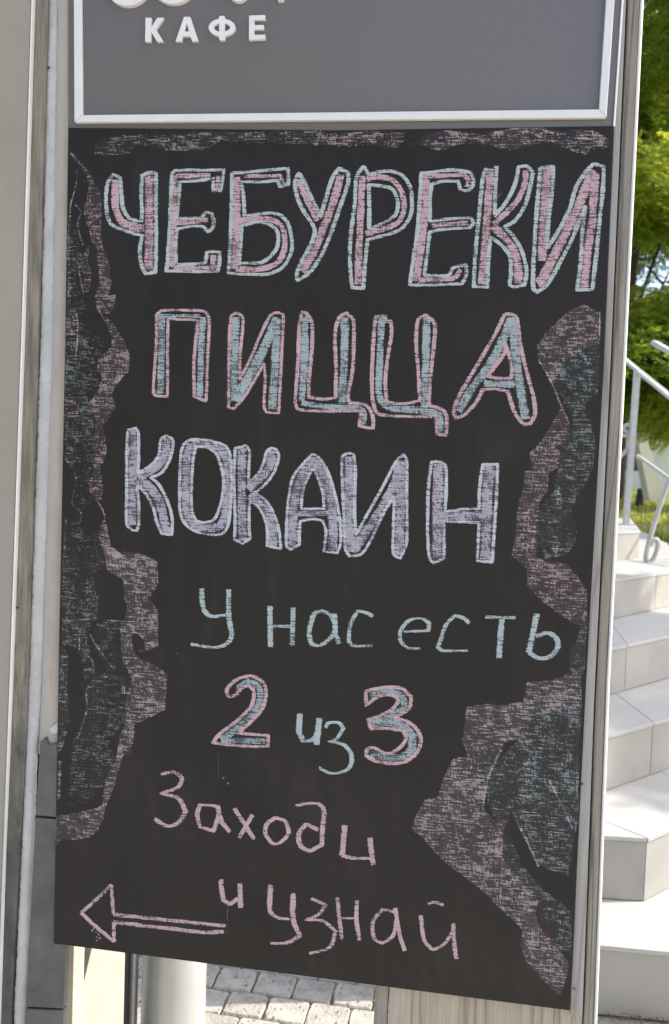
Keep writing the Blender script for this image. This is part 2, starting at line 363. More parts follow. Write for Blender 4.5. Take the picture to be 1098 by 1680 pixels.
# pale filler strip seen between the signs and the seam
bprism('pale_batten', [(1032, -300), (1020.5, 0), (1007.5, 207), (990.5, 600), (975, 840), (957, 1200), (936.5, 1640), (936.5, 1666), (955, 1669), (974.8, 1150), (1001.3, 600), (1027.6, 0), (1043.5, -300)], O-.004, .0035, M_woodlight, pil, .0006)
for x, y in ((955.5, 1286), (942.5, 1622)):
    bm = bmesh.new(); bmesh.ops.create_icosphere(bm, subdivisions=2, radius=.0018); c = B(x, y, O-.004)
    for v in bm.verts: v.co = Vector((v.co.x, v.co.y*.5, v.co.z))+c
    from_bm('nail_head', bm, M_dark, pil)

# ------------------------------------------------ cafe sign
sign = thing('cafe_sign', 'dark grey cafe sign with white frame and raised white letters above the chalkboard', 'sign', board=True)
bprism('sign_panel', [(112, -300), (112, 216), (560, 219), (1004, 213), (1020, 0), (1042, -300)], .0, .003, M_sign, sign)
vtube('edge_bead', [(1043.6, -300), (1021.6, 0), (1007.6, 207)], -.0012, .0012, M_edge, sign)
bprism('panel_edge', [(1042.4, -300), (1020.4, 0), (1006.6, 205), (1008.6, 205), (1022.6, 0), (1044.6, -300)], -.0006, .003, M_edge, sign)
FT = -.006
fo = dict(bl=(122, 200), br=(995, 192), tr=(1009, 0), tl=(121, 0)); fi = dict(bl=(134.5, 188), br=(983, 178.5), tr=(996, 0), tl=(134, 0))
bprism('frame_profile', [(122, 200), (134.5, 188), (133, 0), (131, -300), (118, -300), (121, 0)], FT, .0058, M_profile, sign, .0007)
bprism('frame_profile', [(122.6, 200.4), (995, 192.6), (983, 179), (134.8, 188.6)], FT, .0058, M_profile, sign, .0007)
bprism('frame_profile', [(995.4, 192), (1008.5, 0), (1030, -300), (1017, -300), (994.8, 0), (983.3, 178.6)], FT, .0058, M_profile, sign, .0007)
def solid_letter(name, loops, off, th, parent, m):
    bm = bmesh.new(); es = []
    for lp in loops:
        v = [bm.verts.new(B(x, y, off)) for x, y in lp]
        es += [bm.edges.new((v[i], v[(i+1) % len(v)])) for i in range(len(v))]
    bmesh.ops.triangle_fill(bm, use_beauty=True, use_dissolve=False, edges=es)
    r = bmesh.ops.extrude_face_region(bm, geom=bm.faces[:])
    for g in r['geom']:
        if isinstance(g, bmesh.types.BMVert): g.co.y += th
    return from_bm(name, bm, m, parent)
def z1(l): return [(x/1.96, y/1.96) for x, y in l]
solid_letter('raised_letter', [z1([(468, 57), (487, 57), (487, 88), (506, 57), (527, 57), (502, 94), (526, 134), (505, 134), (487, 103), (485, 134), (467, 134)])], -.004, .0038, sign, M_letter)
solid_letter('raised_letter', [z1([(592, 54), (612, 54), (638, 132), (618, 132), (612, 116), (588, 116), (584, 132), (565, 132)]), z1([(601, 74), (608, 101), (593, 101)])], -.004, .0038, sign, M_letter)
def arc(cx, cy, rx, ry, a0, a1, n=16): return [(cx+rx*cos(radians(a0+(a1-a0)*i/n)), cy+ry*sin(radians(a0+(a1-a0)*i/n))) for i in range(n+1)]
solid_letter('raised_letter', [z1([(706, 51), (722, 51)]+arc(714, 88, 43, 28, -75, 75)+[(722, 129), (706, 129)]+arc(714, 88, 43, 28, 105, 255)),
                        z1(arc(714, 88, 26, 14, -70, 70, 10)), z1(arc(714, 88, 26, 14, 110, 250, 10))], -.004, .0038, sign, M_letter)
solid_letter('raised_letter', [z1([(801, 50), (852, 48), (853, 63), (818, 64), (818, 81), (848, 80), (848, 94), (818, 95), (818, 112), (853, 111), (853, 126), (801, 128)])], -.004, .0038, sign, M_letter)
# lower ends of the big script letters, cut by the picture's top edge
for cx, rx, bot in ((209, 42, 9.5), (284, 43, 6), (391, 26, 2.2)):
    solid_letter('script_letter', [arc(cx, bot-50, rx, 50, 0, 357, 40), arc(cx, bot-52, rx*.62, 36, 0, 357, 30)], -.006, .0058, sign, M_letter)
solid_letter('script_letter', [[(455, -90), (468, -90), (466, -6), (463, .5), (456, .5), (453, -8)]], -.006, .0058, sign, M_letter)

# ------------------------------------------------ chalkboard
board = thing('chalkboard', 'black chalkboard menu with pink and blue hand-drawn Cyrillic lettering', 'chalkboard', board=True)
bprism('board_panel', [(112, 209.5), (560, 213.5), (1006, 206.5), (991, 600), (962, 1120), (935, 1658), (88, 1548), (98, 1000), (107, 560)], -.0022, .0045, M_board, board, .0004)
CH = -.0024
BLUE = (.50, .565, .57); PINK = (.60, .425, .455); LILAC = (.49, .455, .53); WHT = (.56, .60, .64)
TEAL = (.34, .38, .375); DUSK = (.48, .37, .395); PALE = (.49, .43, .44); SKYB = (.40, .475, .495)
zi = [0]
class Chalk:
    def __init__(s, R): s.V, s.Fc, s.C, s.D, s.E, s.G = [], [], [], [], [], []; s.R = R
    def px(s, p): return (s.R[0]+p[0]/s.R[2], s.R[1]+p[1]/s.R[2])
    def stroke(s, pts, wd, col, dens=.72, grain=1.0, smooth=True, closed=False, chisel=0.0, taper=0):
        P = [Vector(s.px(q)) for q in pts]; wd = wd/s.R[2]
        if closed and (P[0]-P[-1]).length > 3: P.append(P[0].copy())
        # resample
        Q = []
        n = len(P)
        for i in range(n-1):
            a, b = P[i], P[i+1]
            p_ = P[i-1] if i else (P[-2] if closed else a*2-b); q_ = P[i+2] if i+2 < n else (P[1] if closed else b*2-a)
            m = max(2, int((b-a).length/3))
            for k in range(m):
                u = k/m
                if smooth:
                    ta = (b-p_)*.5; tb = (q_-a)*.5; l = (b-a).length
                    if (a-p_).length > 1e-6 and l > 1e-6 and (a-p_).normalized().dot((b-a).normalized()) < .55: ta = (b-a)*.6
                    if (q_-b).length > 1e-6 and l > 1e-6 and (q_-b).normalized().dot((b-a).normalized()) < .55: tb = (b-a)*.6
                    # tame overshoot
                    if ta.length > l: ta *= l/ta.length
                    if tb.length > l: tb *= l/tb.length
                    h = (2*u**3-3*u*u+1)*a+(u**3-2*u*u+u)*ta+(-2*u**3+3*u*u)*b+(u**3-u*u)*tb
                else: h = a.lerp(b, u)
                Q.append(h)
        Q.append(P[-1])
        zi[0] += 1; off = CH-(zi[0] % 40)*.000018
        m = len(Q); base = len(s.V); sd_ = random.random()*50
        for i, q in enumerate(Q):
            t_ = (Q[min(i+1, m-1)]-Q[max(i-1, 0)])
            if closed and i in (0, m-1): t_ = Q[1]-Q[-2]
            t_ = t_.normalized() if t_.length > 1e-6 else Vector((1, 0)); nn = Vector((-t_.y, t_.x))
            ww = wd*(1-chisel+chisel*abs(t_.y))*(1+.16*noise.noise((i*.12, sd_, 0)))
            if taper: ww *= min(1, .35+.65*min(i, m-1-i)/taper)
            q2 = q+nn*.35*noise.noise((i*.2, sd_, 7))
            endf = 1 if (i in (0, m-1) and not closed) else 0
            for k, e in enumerate((-1, -.72, -.36, 0, .36, .72, 1)):
                o = q2+nn*e*ww*.56
                jt = noise.noise((o.x*.45, o.y*.45, sd_))*.5 if abs(e) == 1 else 0
                o = o+nn*jt*(1 if e > 0 else -1)
                s.V.append(B(o.x, o.y, off-i*2e-7)); s.E.append(max(abs(e), .8*endf)); s.D.append(dens+.13*noise.noise((o.x*.035, o.y*.035, sd_))); s.G.append(grain); s.C += [*col, 1]
            if i:
                for k in range(6):
                    a = base+(i-1)*7+k; s.Fc.append((a, a+1, a+8, a+7))
        return s
    def patch(s, poly, col, dens, grain=1.0, jit=1.0, rim=0.0):
        P = [Vector(s.px(q)) for q in poly]; Q = []
        for i, a in enumerate(P):
            b = P[(i+1) % len(P)]; m = max(1, int((b-a).length/4))
            for k in range(m):
                q = a.lerp(b, k/m); q = q+Vector((noise.noise((q.x*.3, q.y*.3, 1)), noise.noise((q.x*.3, q.y*.3, 9))))*jit
                Q.append(q)
        zi[0] += 1; off = CH+.00008-(zi[0] % 40)*.000012
        base = len(s.V)
        for q in Q:
            s.V.append(B(q.x, q.y, off)); s.E.append(0); s.D.append(dens+.005); s.G.append(grain); s.C += [*col, 1]
        for f in tessellate_polygon([[Vector((q.x, q.y, 0)) for q in Q]]): s.Fc.append(tuple(base+i for i in f))
        if rim: s.stroke([((q.x-s.R[0])*s.R[2], (q.y-s.R[1])*s.R[2]) for q in P], 2.2*s.R[2], col, rim, 1.2, smooth=False)
        return s
    def done(s, name, label=None):
        o = mesh(name, s.V, s.Fc, M_chalk, board, {'edge': ('FLOAT', s.E), 'dens': ('FLOAT', s.D), 'grain': ('FLOAT', s.G), 'col': ('FLOAT_COLOR', s.C)})
        if label: o['label'] = label
        return o
def big(R, outlines, fills, oc, fc, ow, fd=.78, od=.82, label=None):
    c = Chalk(R)
    for pts, w_ in fills: c.stroke(pts, w_*.9, fc, fd, .92)
    for o in outlines: c.stroke(o, ow*1.28, oc, od, .85, closed=(Vector(o[0])-Vector(o[-1])).length < 6*R[2], chisel=.22)
    return c.done('chalk_letter', label)
random.seed(11)
# --- first line
A_ = (165, 260, 4.99)
big(A_, [[(100,135),(60,200),(45,330),(55,450),(90,540),(200,590),(345,630),(325,720),(330,850),(370,945),(450,930),(455,700),(455,300),(455,120),(400,115),(340,140),(335,300),(340,410),(340,510),(260,500),(205,450),(180,380),(165,200),(150,150),(100,135)]],
    [([(125,170),(120,330),(135,450),(180,520),(270,560),(360,570)],66), ([(400,140),(400,500),(395,910)],80)], BLUE, PINK, 26)
big(A_, [[(585,130),(610,100),(800,95),(1010,92),(985,265),(925,265),(925,150)], [(900,165),(800,180),(650,190),(640,350),(620,490),(720,490),(820,490)], [(830,480),(860,445),(910,450),(930,520),(910,580),(870,600),(840,560),(740,555),(630,575),(615,700),(620,860)],
         [(630,870),(740,865),(860,855),(870,765),(975,765),(975,850),(960,925),(750,925),(540,920),(560,700),(570,450),(580,250),(585,130)]],
    [([(605,140),(600,500),(585,890)],62), ([(600,145),(760,140),(900,135)],44), ([(960,140),(962,250)],46), ([(600,525),(720,520),(880,500)],48), ([(600,895),(780,895),(930,890)],44), ([(925,790),(925,900)],55)], BLUE, PINK, 25)
B_ = (370, 260, 4.99)
big(B_, [[(55,120),(250,105),(400,90),(515,80),(515,210),(445,235),(430,180),(300,190),(130,190),(150,330),(155,470),(320,450),(430,455),(500,510),(540,640),(540,760),(480,880),(400,930),(290,950),(25,940),(40,700),(50,400),(55,120)], [(130,550),(270,520),(370,545),(430,610),(425,720),(370,800),(290,850),(110,860),(125,700),(130,550)]],
    [([(95,150),(92,500),(75,910)],66), ([(150,145),(300,145),(450,140),(478,205)],34), ([(110,510),(270,490),(400,510),(470,570),(485,680),(470,790),(400,870),(280,905),(80,905)],50)], BLUE, PINK, 25)
big(B_, [[(600,120),(570,200),(590,320),(640,430),(730,575),(710,680),(620,850),(585,940),(590,1000),(680,940),(770,820),(850,650),(930,420),(1000,220),(1010,120),(930,80),(880,150),(830,300),(780,480),(700,310),(640,180),(600,120)]],
    [([(600,170),(650,300),(755,510)],58), ([(945,130),(890,340),(805,560),(735,740),(630,930)],72)], BLUE, PINK, 27)
C_ = (560, 265, 4.99)
big(C_, [[(180,40),(125,130),(110,350),(75,650),(75,900),(90,1030),(180,1040),(190,900),(215,640),(330,610),(480,560),(560,460),(580,350),(560,200),(480,100),(350,80),(220,110),(205,70),(180,40)], [(225,190),(330,200),(420,230),(465,340),(440,440),(350,500),(230,555),(230,350),(225,190)]],
    [([(170,110),(160,400),(145,700),(140,1010)],64), ([(210,145),(300,125),(420,150),(490,240),(515,370),(480,480),(380,540),(200,590)],50)], BLUE, PINK, 26)
big(C_, [[(655,95),(760,85),(900,70),(1040,85),(1080,130),(1070,210),(1020,240),(975,220),(960,160),(850,160),(740,185),(725,350),(730,490),(880,470),(1060,460),(1085,500),(1050,540),(880,550),(725,575),(705,750),(680,930),(780,935),(880,930),(920,870),(1020,845),(1025,920),(990,1000),(760,1010),(560,1010),(590,800),(620,600),(640,350),(655,95)]],
    [([(690,110),(680,450),(635,800),(610,980)],74), ([(690,120),(850,115),(1000,110),(1045,150),(1030,210)],44), ([(740,525),(900,510),(1040,500)],42), ([(630,970),(800,965),(930,950),(975,880)],46)], BLUE, PINK, 25)
D_ = (775, 260, 4.88)
big(D_, [[(115,75),(85,150),(60,400),(30,700),(10,1025),(120,1030),(130,800),(145,630),(230,690),(300,780),(310,900),(300,1010),(340,1030),(420,1010),(435,900),(400,750),(340,640),(260,545),(340,500),(420,380),(465,220),(485,110),(430,60),(370,70),(345,200),(270,350),(180,460),(185,250),(195,60)]],
    [([(148,80),(128,350),(110,600),(75,1010)],72), ([(430,90),(415,220),(350,350),(170,530)],52), ([(160,540),(250,620),(325,720),(365,860),(370,1000)],72)], BLUE, PINK, 26)
big(D_, [[(545,80),(650,60),(640,250),(610,500),(600,720),(700,560),(780,400),(830,230),(900,120),(970,45),(1050,60),(1050,200),(1020,500),(990,800),(960,1050),(840,1050),(870,800),(880,600),(905,380),(800,640),(720,800),(600,1010),(520,1070),(490,1040),(490,850),(510,500),(530,250),(545,80)]],
    [([(600,80),(580,400),(560,820)],82), ([(965,90),(900,260),(785,520),(665,760),(550,980),(520,1000)],82), ([(985,120),(960,500),(930,700),(895,1040)],72)], BLUE, PINK, 27)
# --- second line
E_ = (245, 500, 4.99)
big(E_, [[(55,95),(100,50),(280,45),(450,55),(490,120),(480,400),(465,790),(370,750),(365,500),(380,300),(400,125),(270,120),(155,115),(150,300),(150,750),(60,745),(35,720),(50,450),(60,250),(58,80)]],
    [([(105,75),(100,400),(92,730)],64), ([(130,92),(300,92),(420,92)],34), ([(437,100),(425,400),(412,765)],62)], PINK, SKYB, 21)
big(E_, [[(705,70),(670,100),(655,350),(650,840),(690,850),(760,780),(860,620),(940,480),(950,600),(940,830),(960,880),(1060,885),(1070,700),(1085,400),(1100,80),(1040,65),(990,90),(900,270),(840,420),(740,610),(745,400),(770,120),(740,75),(705,70)]],
    [([(710,100),(700,400),(695,790)],70), ([(1050,105),(965,300),(855,520),(700,785)],84), ([(1045,110),(1030,500),(1005,855)],74)], PINK, SKYB, 21)
F_ = (475, 500, 4.067)
big(F_, [[(85,50),(65,150),(60,350),(45,550),(40,660),(70,700),(250,710),(440,705),(480,715),(465,810),(560,825),(555,740),(510,670),(400,655),(390,600),(420,450),(430,250),(425,100),(380,55),(330,90),(305,200),(310,400),(310,620),(230,630),(130,615),(130,500),(150,300),(150,120),(110,55),(85,50)]],
    [([(105,80),(100,400),(82,640)],54), ([(80,655),(250,680),(450,685),(497,720),(495,805)],38), ([(370,85),(365,400),(350,660)],60)], PINK, SKYB, 20)
big(F_, [[(575,80),(560,250),(550,500),(560,660),(600,730),(800,745),(980,745),(985,860),(1045,870),(1050,760),(1020,700),(930,670),(940,500),(960,300),(970,130),(910,70),(860,100),(845,250),(860,450),(870,640),(760,660),(650,650),(640,500),(660,330),(680,200),(680,110),(640,110),(640,75),(575,80)]],
    [([(612,85),(605,350),(600,610),(680,690),(850,700),(1000,730),(1015,845)],50), ([(915,85),(910,400),(900,690)],56)], PINK, SKYB, 20)
big((735, 500, 7.084), [[(660,120),(560,320),(400,600),(220,900),(100,1120),(70,1250),(90,1320),(200,1270),(330,1130),(400,990),(560,980),(700,1010),(740,1150),(800,1290),(880,1380),(960,1380),(1010,1280),(1000,1100),(930,830),(850,500),(800,150),(730,110),(660,120)], [(680,470),(660,560),(560,700),(460,830),(580,850),(740,850),(740,700),(700,550),(655,430)]],
    [([(740,140),(640,400),(490,690),(260,1000),(120,1240)],112), ([(750,140),(790,600),(840,950),(905,1330)],112), ([(420,910),(600,920),(780,920)],84)], PINK, SKYB, 36)
# --- third line
H_ = (200, 695, 6.1)
big(H_, [[(60,65),(50,300),(50,700),(50,1010),(100,1060),(150,1070),(170,1000),(170,800),(155,620),(230,690),(310,830),(350,980),(400,1100),(500,1110),(505,950),(450,760),(370,610),(290,540),(400,490),(470,380),(510,250),(510,160),(450,120),(390,160),(370,310),(300,410),(165,495),(170,250),(165,90),(140,45),(60,65)]],
    [([(115,70),(110,500),(105,1020)],95), ([(450,140),(430,320),(330,440),(160,540)],96), ([(160,570),(280,640),(375,780),(430,1000),(455,1100)],105)], WHT, LILAC, 25, .74)
big(H_, [[(700,160),(620,210),(590,320),(580,600),(585,880),(640,1010),(780,1090),(980,1110),(1060,1030),(1090,800),(1100,500),(1080,300),(1030,220),(920,180),(800,160),(700,160)], [(740,230),(860,240),(950,310),(1000,450),(1020,600),(990,800),(930,950),(830,990),(740,960),(700,850),(700,600),(710,400),(740,230)]],
    [([(700,200),(650,350),(640,700),(660,920),(760,1030),(980,1040),(1040,900),(1055,600),(1045,350),(960,235),(800,198),(700,200)],92)], WHT, LILAC, 25, .74)
I_ = (375, 720, 5.935)
big(I_, [[(65,90),(55,400),(65,800),(60,980),(140,1020),(210,970),(200,800),(205,600),(290,660),(350,770),(380,900),(375,1040),(510,1070),(500,950),(470,800),(400,650),(330,570),(245,530),(350,450),(440,330),(490,180),(470,110),(420,85),(370,130),(340,240),(280,350),(195,420),(200,250),(205,110),(170,65),(65,90)]],
    [([(130,90),(130,500),(140,990)],98), ([(425,110),(405,250),(330,370),(185,490)],92), ([(205,540),(320,640),(405,780),(440,1050)],100)], WHT, LILAC, 24, .74)
big(I_, [[(815,150),(720,250),(630,370),(590,550),(570,750),(565,1040),(610,1075),(690,1030),(690,900),(700,800),(820,780),(920,800),(950,900),(940,1000),(930,1095),(1060,1110),(1095,1000),(1080,750),(1020,480),(940,260),(870,170),(815,150)], [(830,275),(760,400),(720,540),(710,680),(930,680),(920,540),(880,400),(832,285)]],
    [([(820,170),(700,400),(635,700),(625,1050)],100), ([(830,180),(945,420),(1010,700),(1015,1090)],105), ([(670,732),(980,722)],62)], WHT, LILAC, 24, .74)
J_ = (545, 735, 3.921)
big(J_, [[(65,60),(100,35),(140,40),(150,150),(145,400),(155,560),(230,420),(320,260),(410,90),(460,40),(480,80),(480,300),(480,600),(440,710),(395,680),(395,500),(400,310),(330,420),(250,590),(190,680),(110,695),(85,650),(75,400),(65,200),(65,60)]],
    [([(108,55),(110,400),(115,670)],72), ([(440,75),(395,250),(280,450),(130,670)],68), ([(443,80),(440,400),(432,690)],74)], WHT, LILAC, 16, .74)
big(J_, [[(640,90),(620,250),(615,500),(625,700),(650,740),(720,710),(720,560),(720,470),(830,475),(945,480),(940,600),(935,725),(1030,735),(1045,500),(1060,250),(1065,105),(970,105),(950,250),(945,390),(830,395),(725,410),(735,250),(730,120),(700,90),(640,90)]],
    [([(685,100),(680,400),(675,715)],76), ([(1012,115),(995,400),(985,720)],76), ([(690,437),(980,435)],62)], WHT, LILAC, 17, .74)
# --- handwriting
def small(R, strokes, wd, col, dens=.80, chisel=.45, label=None):
    c = Chalk(R)
    for s_ in strokes: c.stroke(s_, wd, col, dens, .62, chisel=chisel)
    return c.done('chalk_letter', label)
K_ = (300, 955, 3.431); SB = (.46, .54, .555)
small(K_, [[(107,35),(110,110),(125,165),(165,193),(245,185)], [(258,40),(260,200),(275,305),(240,352),(180,368),(45,350)]], 29, SB)
small(K_, [[(490,135),(495,365)], [(478,247),(620,250)], [(622,143),(615,360)]], 30, SB)
small(K_, [[(785,162),(740,180),(712,280),(722,345),(770,358),(840,305),(860,250),(830,185),(780,162)], [(855,175),(860,290),(882,348)]], 30, SB, chisel=.5)
small(K_, [[(1072,193),(1030,172),(985,163),(947,230),(935,330),(960,357),(1068,358)]], 26, SB, chisel=.45)
L_ = (640, 985, 3.786)
small(L_, [[(85,195),(240,188),(242,140),(190,112),(120,125),(70,180),(62,240),(90,283),(130,297),(190,297)]], 27, SB)
small(L_, [[(495,145),(460,112),(405,93),(350,150),(320,230),(298,290),(330,312),(485,312)]], 29, SB)
small(L_, [[(590,103),(780,108)], [(695,115),(685,240),(677,358)]], 36, SB)
small(L_, [[(912,82),(885,220),(860,325)], [(905,225),(980,203),(1030,235),(1042,290),(1000,345),(930,360),(862,325)]], 38, SB)
M_ = (340, 1100, 3.05)
big(M_, [[(105,85),(150,45),(220,28),(280,60),(295,120),(270,200),(210,265),(155,315),(240,320),(305,325),(305,380),(180,378),(30,362),(60,320),(150,250),(220,180),(235,110),(210,75),(175,85),(145,120),(110,132),(98,110),(105,85)]],
    [([(150,95),(200,57),(255,82),(267,140),(230,215),(150,290),(70,348)],40), ([(70,350),(180,352),(292,352)],34)], PINK, SKYB, 15, .66, label='chalk figure 2 with pink outline')
small(M_, [[(465,215),(460,300),(480,352),(530,345),(558,300)], [(562,238),(548,372)]], 30, SB)
small(M_, [[(590,285),(610,262),(660,262),(682,290),(650,338),(610,356),(680,370),(722,420),(715,480),(670,510),(610,512),(558,485)]], 22, SB)
big(M_, [[(795,175),(795,105),(880,85),(970,90),(1020,130),(1010,190),(930,240),(1000,255),(1060,310),(1065,380),(1020,440),(950,465),(850,455),(795,425),(800,395),(830,385),(900,415),(960,390),(995,340),(980,300),(900,290),(820,290),(805,245),(880,220),(930,190),(960,150),(930,125),(860,130),(795,175)]],
    [([(812,125),(900,105),(980,125),(990,180),(900,240),(820,262)],38), ([(815,262),(960,270),(1030,330),(1020,400),(960,438),(815,422)],48)], PINK, SKYB, 16, .66, label='chalk figure 3 with pink outline')
N_ = (240, 1255, 2.815); SP = (.58, .42, .445)
small(N_, [[(68,42),(130,33),(167,60),(150,100),(72,132),(150,155),(182,215),(150,265),(100,282),(38,250)]], 23, SP)
small(N_, [[(325,190),(250,183),(235,230),(250,285),(312,305),(335,220),(325,188)], [(330,190),(348,260),(387,310)]], 22, SP)
small(N_, [[(407,200),(500,343)], [(492,230),(428,337)]], 22, SP)
small(N_, [[(600,243),(560,270),(550,315),(580,358),(610,363),(655,320),(645,265),(600,243)]], 22, SP)
small(N_, [[(690,188),(740,178),(800,182),(822,220),(815,290),(812,368),(760,398),(715,375),(705,320),(740,272),(795,300)]], 24, SP)
small(N_, [[(918,275),(905,418)], [(902,420),(960,430),(1030,430)], [(1033,335),(1047,462)]], 26, SP)
O_ = (120, 1430, 3.229)
c = Chalk(O_)
for s_ in ([(205,68),(130,140),(42,218)], [(42,218),(120,290),(220,372)], [(203,70),(213,225)], [(215,262),(218,372)], [(212,228),(400,246),(808,287)], [(215,268),(500,300),(700,322),(798,318)]):
    c.stroke(s_, 20, SP, .80, .7)
for x, y in ((100,310),(120,322),(135,330),(125,345),(140,350),(125,362),(110,300)): c.stroke([(x-3, y), (x+5, y+4)], 9, PALE, .8, .6)
c.done('chalk_arrow')
P_ = (350, 1430, 2.553)
small(P_, [[(32,33),(42,115),(70,136),(105,112)], [(112,48),(115,152)]], 22, SP)
small(P_, [[(240,55),(238,165),(270,193),(320,198)], [(335,90),(335,200),(362,268),(310,298),(240,300)]], 22, SP)
small(P_, [[(410,112),(472,140),(440,180),(390,202),(460,207),(512,250),(495,310),(460,330),(403,342)]], 18, SP)
small(P_, [[(520,108),(528,200),(540,283)], [(528,195),(595,195)], [(602,118),(600,200),(612,288)]], 18, SP)
small(P_, [[(762,170),(710,158),(670,210),(675,280),(710,300),(755,265),(768,200)], [(762,152),(780,260),(803,332)]], 18, SP)
small(P_, [[(868,182),(885,290),(920,328),(965,305),(1002,255)], [(1005,215),(1010,300),(1018,366)], [(900,137),(925,128),(965,140)]], 18, SP)
# --- shaded borders
R2 = (95, 205, 2.387); R3 = (545, 200, 2.336); R4 = (95, 240, 4.2); R5 = (90, 620, 4.2); R6 = (85, 890, 3.294); R7 = (830, 490, 3.112); R8 = (670, 990, 2.545)
G = 1.0
c = Chalk(R2)
c.patch([(140,115),(150,75),(205,45),(300,38),(440,40),(560,28),(700,28),(850,24),(1010,22),(1098,35),(1098,82),(1060,75),(1020,80),(940,75),(850,72),(740,70),(640,60),(600,85),(560,100),(460,100),(420,98),(370,82),(310,75),(280,110),(260,115),(200,118)], PALE, 0.27, 1.55, 3)
c.R = R3
c.patch([(-40,50),(60,40),(200,34),(300,48),(420,36),(560,40),(700,30),(860,32),(1000,34),(1050,60),(1040,88),(900,84),(760,80),(620,90),(480,84),(340,92),(200,86),(60,88),(-40,78)], DUSK, .20, 1.7, 3)
c.patch([(0,62),(60,45),(130,32),(200,38),(250,55),(280,70),(240,100),(190,100),(140,75),(90,90),(40,95),(0,90)], DUSK, 0.30, 1.55, 3)
c.patch([(340,75),(380,50),(440,30),(500,38),(560,55),(620,35),(690,24),(800,22),(860,38),(820,55),(840,75),(770,85),(720,105),(640,105),(600,85),(550,75),(500,80),(440,105),(370,105)], DUSK, 0.34, 1.55, 3)
c.patch([(840,50),(890,35),(960,27),(1020,40),(1060,65),(1060,100),(990,105),(975,125),(930,115),(880,95),(840,75)], PALE, 0.28, 1.55, 2)
c.stroke([(620,40),(700,28),(800,28),(850,45)], 8, PALE, .5, 1.2); c.stroke([(740,30),(850,75),(930,60),(1050,75)], 8, PALE, .45, 1.2)
c.done('chalk_shading')
c = Chalk(R4)
c.patch([(85,30),(130,80),(180,130),(230,200),(280,300),(300,350),(303,430),(295,520),(300,650),(330,730),(355,800),(360,870),(370,950),(345,1030),(400,1020),(390,1080),(365,1160),(330,1150),(265,1120),(260,1030),(290,920),(275,800),(270,700),(225,640),(215,560),(185,520),(180,430),(200,350),(215,290),(200,200),(160,140),(120,100),(80,60)], DUSK, .37, 1.35, 2)
c.patch([(230,660),(215,740),(205,800),(230,860),(228,930),(210,1000),(180,1020),(160,960),(140,880),(145,820),(175,760),(195,700)], DUSK, .33, 1.35, 2)
c.stroke([(130,160),(130,240),(110,330),(90,400),(85,500)], 10, PALE, .42, 1.3); c.stroke([(120,400),(160,450),(140,520),(150,600),(175,680)], 12, TEAL, .42, 1.3)
c.stroke([(145,860),(165,960),(180,1020)], 8, PALE, .6, 1)
c.patch([(265,1110),(310,1150),(375,1210),(420,1280),(455,1340),(485,1410),(497,1480),(485,1560),(440,1600),(400,1640),(350,1640),(300,1580),(270,1530),(280,1470),(330,1420),(370,1380),(375,1320),(340,1240),(300,1170)], DUSK, .40, 1.35, 2)
c.patch([(70,530),(130,540),(150,640),(170,760),(130,860),(150,1000),(200,1130),(180,1250),(260,1300),(340,1330),(300,1420),(270,1500),(280,1600),(290,1680),(45,1680),(55,1300),(70,900)], TEAL, .16, 1.35, 3)
c.patch([(75,1100),(110,1080),(140,1180),(135,1300),(55,1310),(60,1200)], DUSK, .30, 1.35, 3)
c.stroke([(80,480),(75,700),(80,950),(75,1100)], 26, TEAL, .38, 1.3); c.stroke([(70,1430),(55,1560),(60,1680)], 16, TEAL, .35, 1.3)
c.stroke([(130,1150),(140,1250),(130,1390),(120,1470)], 10, PALE, .42, 1.3); c.stroke([(280,1540),(325,1620),(330,1680)], 10, PALE, .5, 1.1)
c.R = R5
c.patch([(300,80),(330,0),(470,0),(420,60),(390,110),(410,170),(415,215),(380,250),(360,300),(330,330),(350,400),(362,490),(345,570),(315,600),(325,680),(335,760),(325,840),(285,835),(235,780),(240,720),(265,640),(275,560),(260,470),(280,360),(285,310),(265,240),(235,180),(270,120)], DUSK, .38, 1.35, 2)
c.stroke([(280,830),(320,890),(345,950)], 8, PALE, .6, 1)
c.patch([(345,960),(360,1040),(375,1090),(380,1150),(430,1190),(480,1230),(490,1330),(400,1350),(360,1330),(340,1200),(300,1090),(320,1010)], DUSK, .38, 1.35, 2)
c.patch([(50,60),(200,80),(270,250),(270,560),(230,700),(280,830),(200,900),(180,1000),(200,1060),(330,1050),(340,1200),(340,1310),(290,1330),(270,1130),(80,1130),(110,900),(130,700),(90,600),(60,560)], TEAL, .18, 1.35, 3)
c.patch([(75,120),(120,90),(165,180),(160,280),(65,290)], DUSK, .28, 1.35, 3)
c.stroke([(75,560),(120,620),(150,720),(120,860),(180,930),(170,1010)], 12, TEAL, .42, 1.3); c.stroke([(90,300),(80,420),(85,490)], 10, TEAL, .42, 1.3)
c.stroke([(75,970),(70,1150),(60,1300)], 16, TEAL, .36, 1.3)
c.R = R6
c.patch([(265,10),(310,15),(385,70),(390,45),(480,60),(575,100),(575,220),(530,300),(575,370),(575,560),(512,592),(505,540),(460,482),(430,505),(437,560),(450,600),(480,630),(560,665),(625,715),(610,905),(500,960),(450,985),(445,1050),(425,1140),(385,1150),(350,1270),(330,1340),(290,1430),(285,1480),(260,1540),(215,1590),(130,1610),(60,1600),(25,1640),(22,1480),(130,1460),(230,1440),(275,1420),(275,1350),(300,1250),(345,1190),(365,1060),(390,1000),(400,960),(400,830),(435,740),(385,640),(375,560),(372,480),(370,440),(400,400),(410,330),(395,280),(385,200),(330,170),(300,130),(280,60)], PALE, .41, G, 1.2)
c.patch([(50,350),(60,10),(260,20),(280,100),(230,160),(235,230),(262,320),(245,400),(205,470),(200,540),(225,700),(180,740),(160,620),(120,560),(60,560)], TEAL, .27, G, 3)
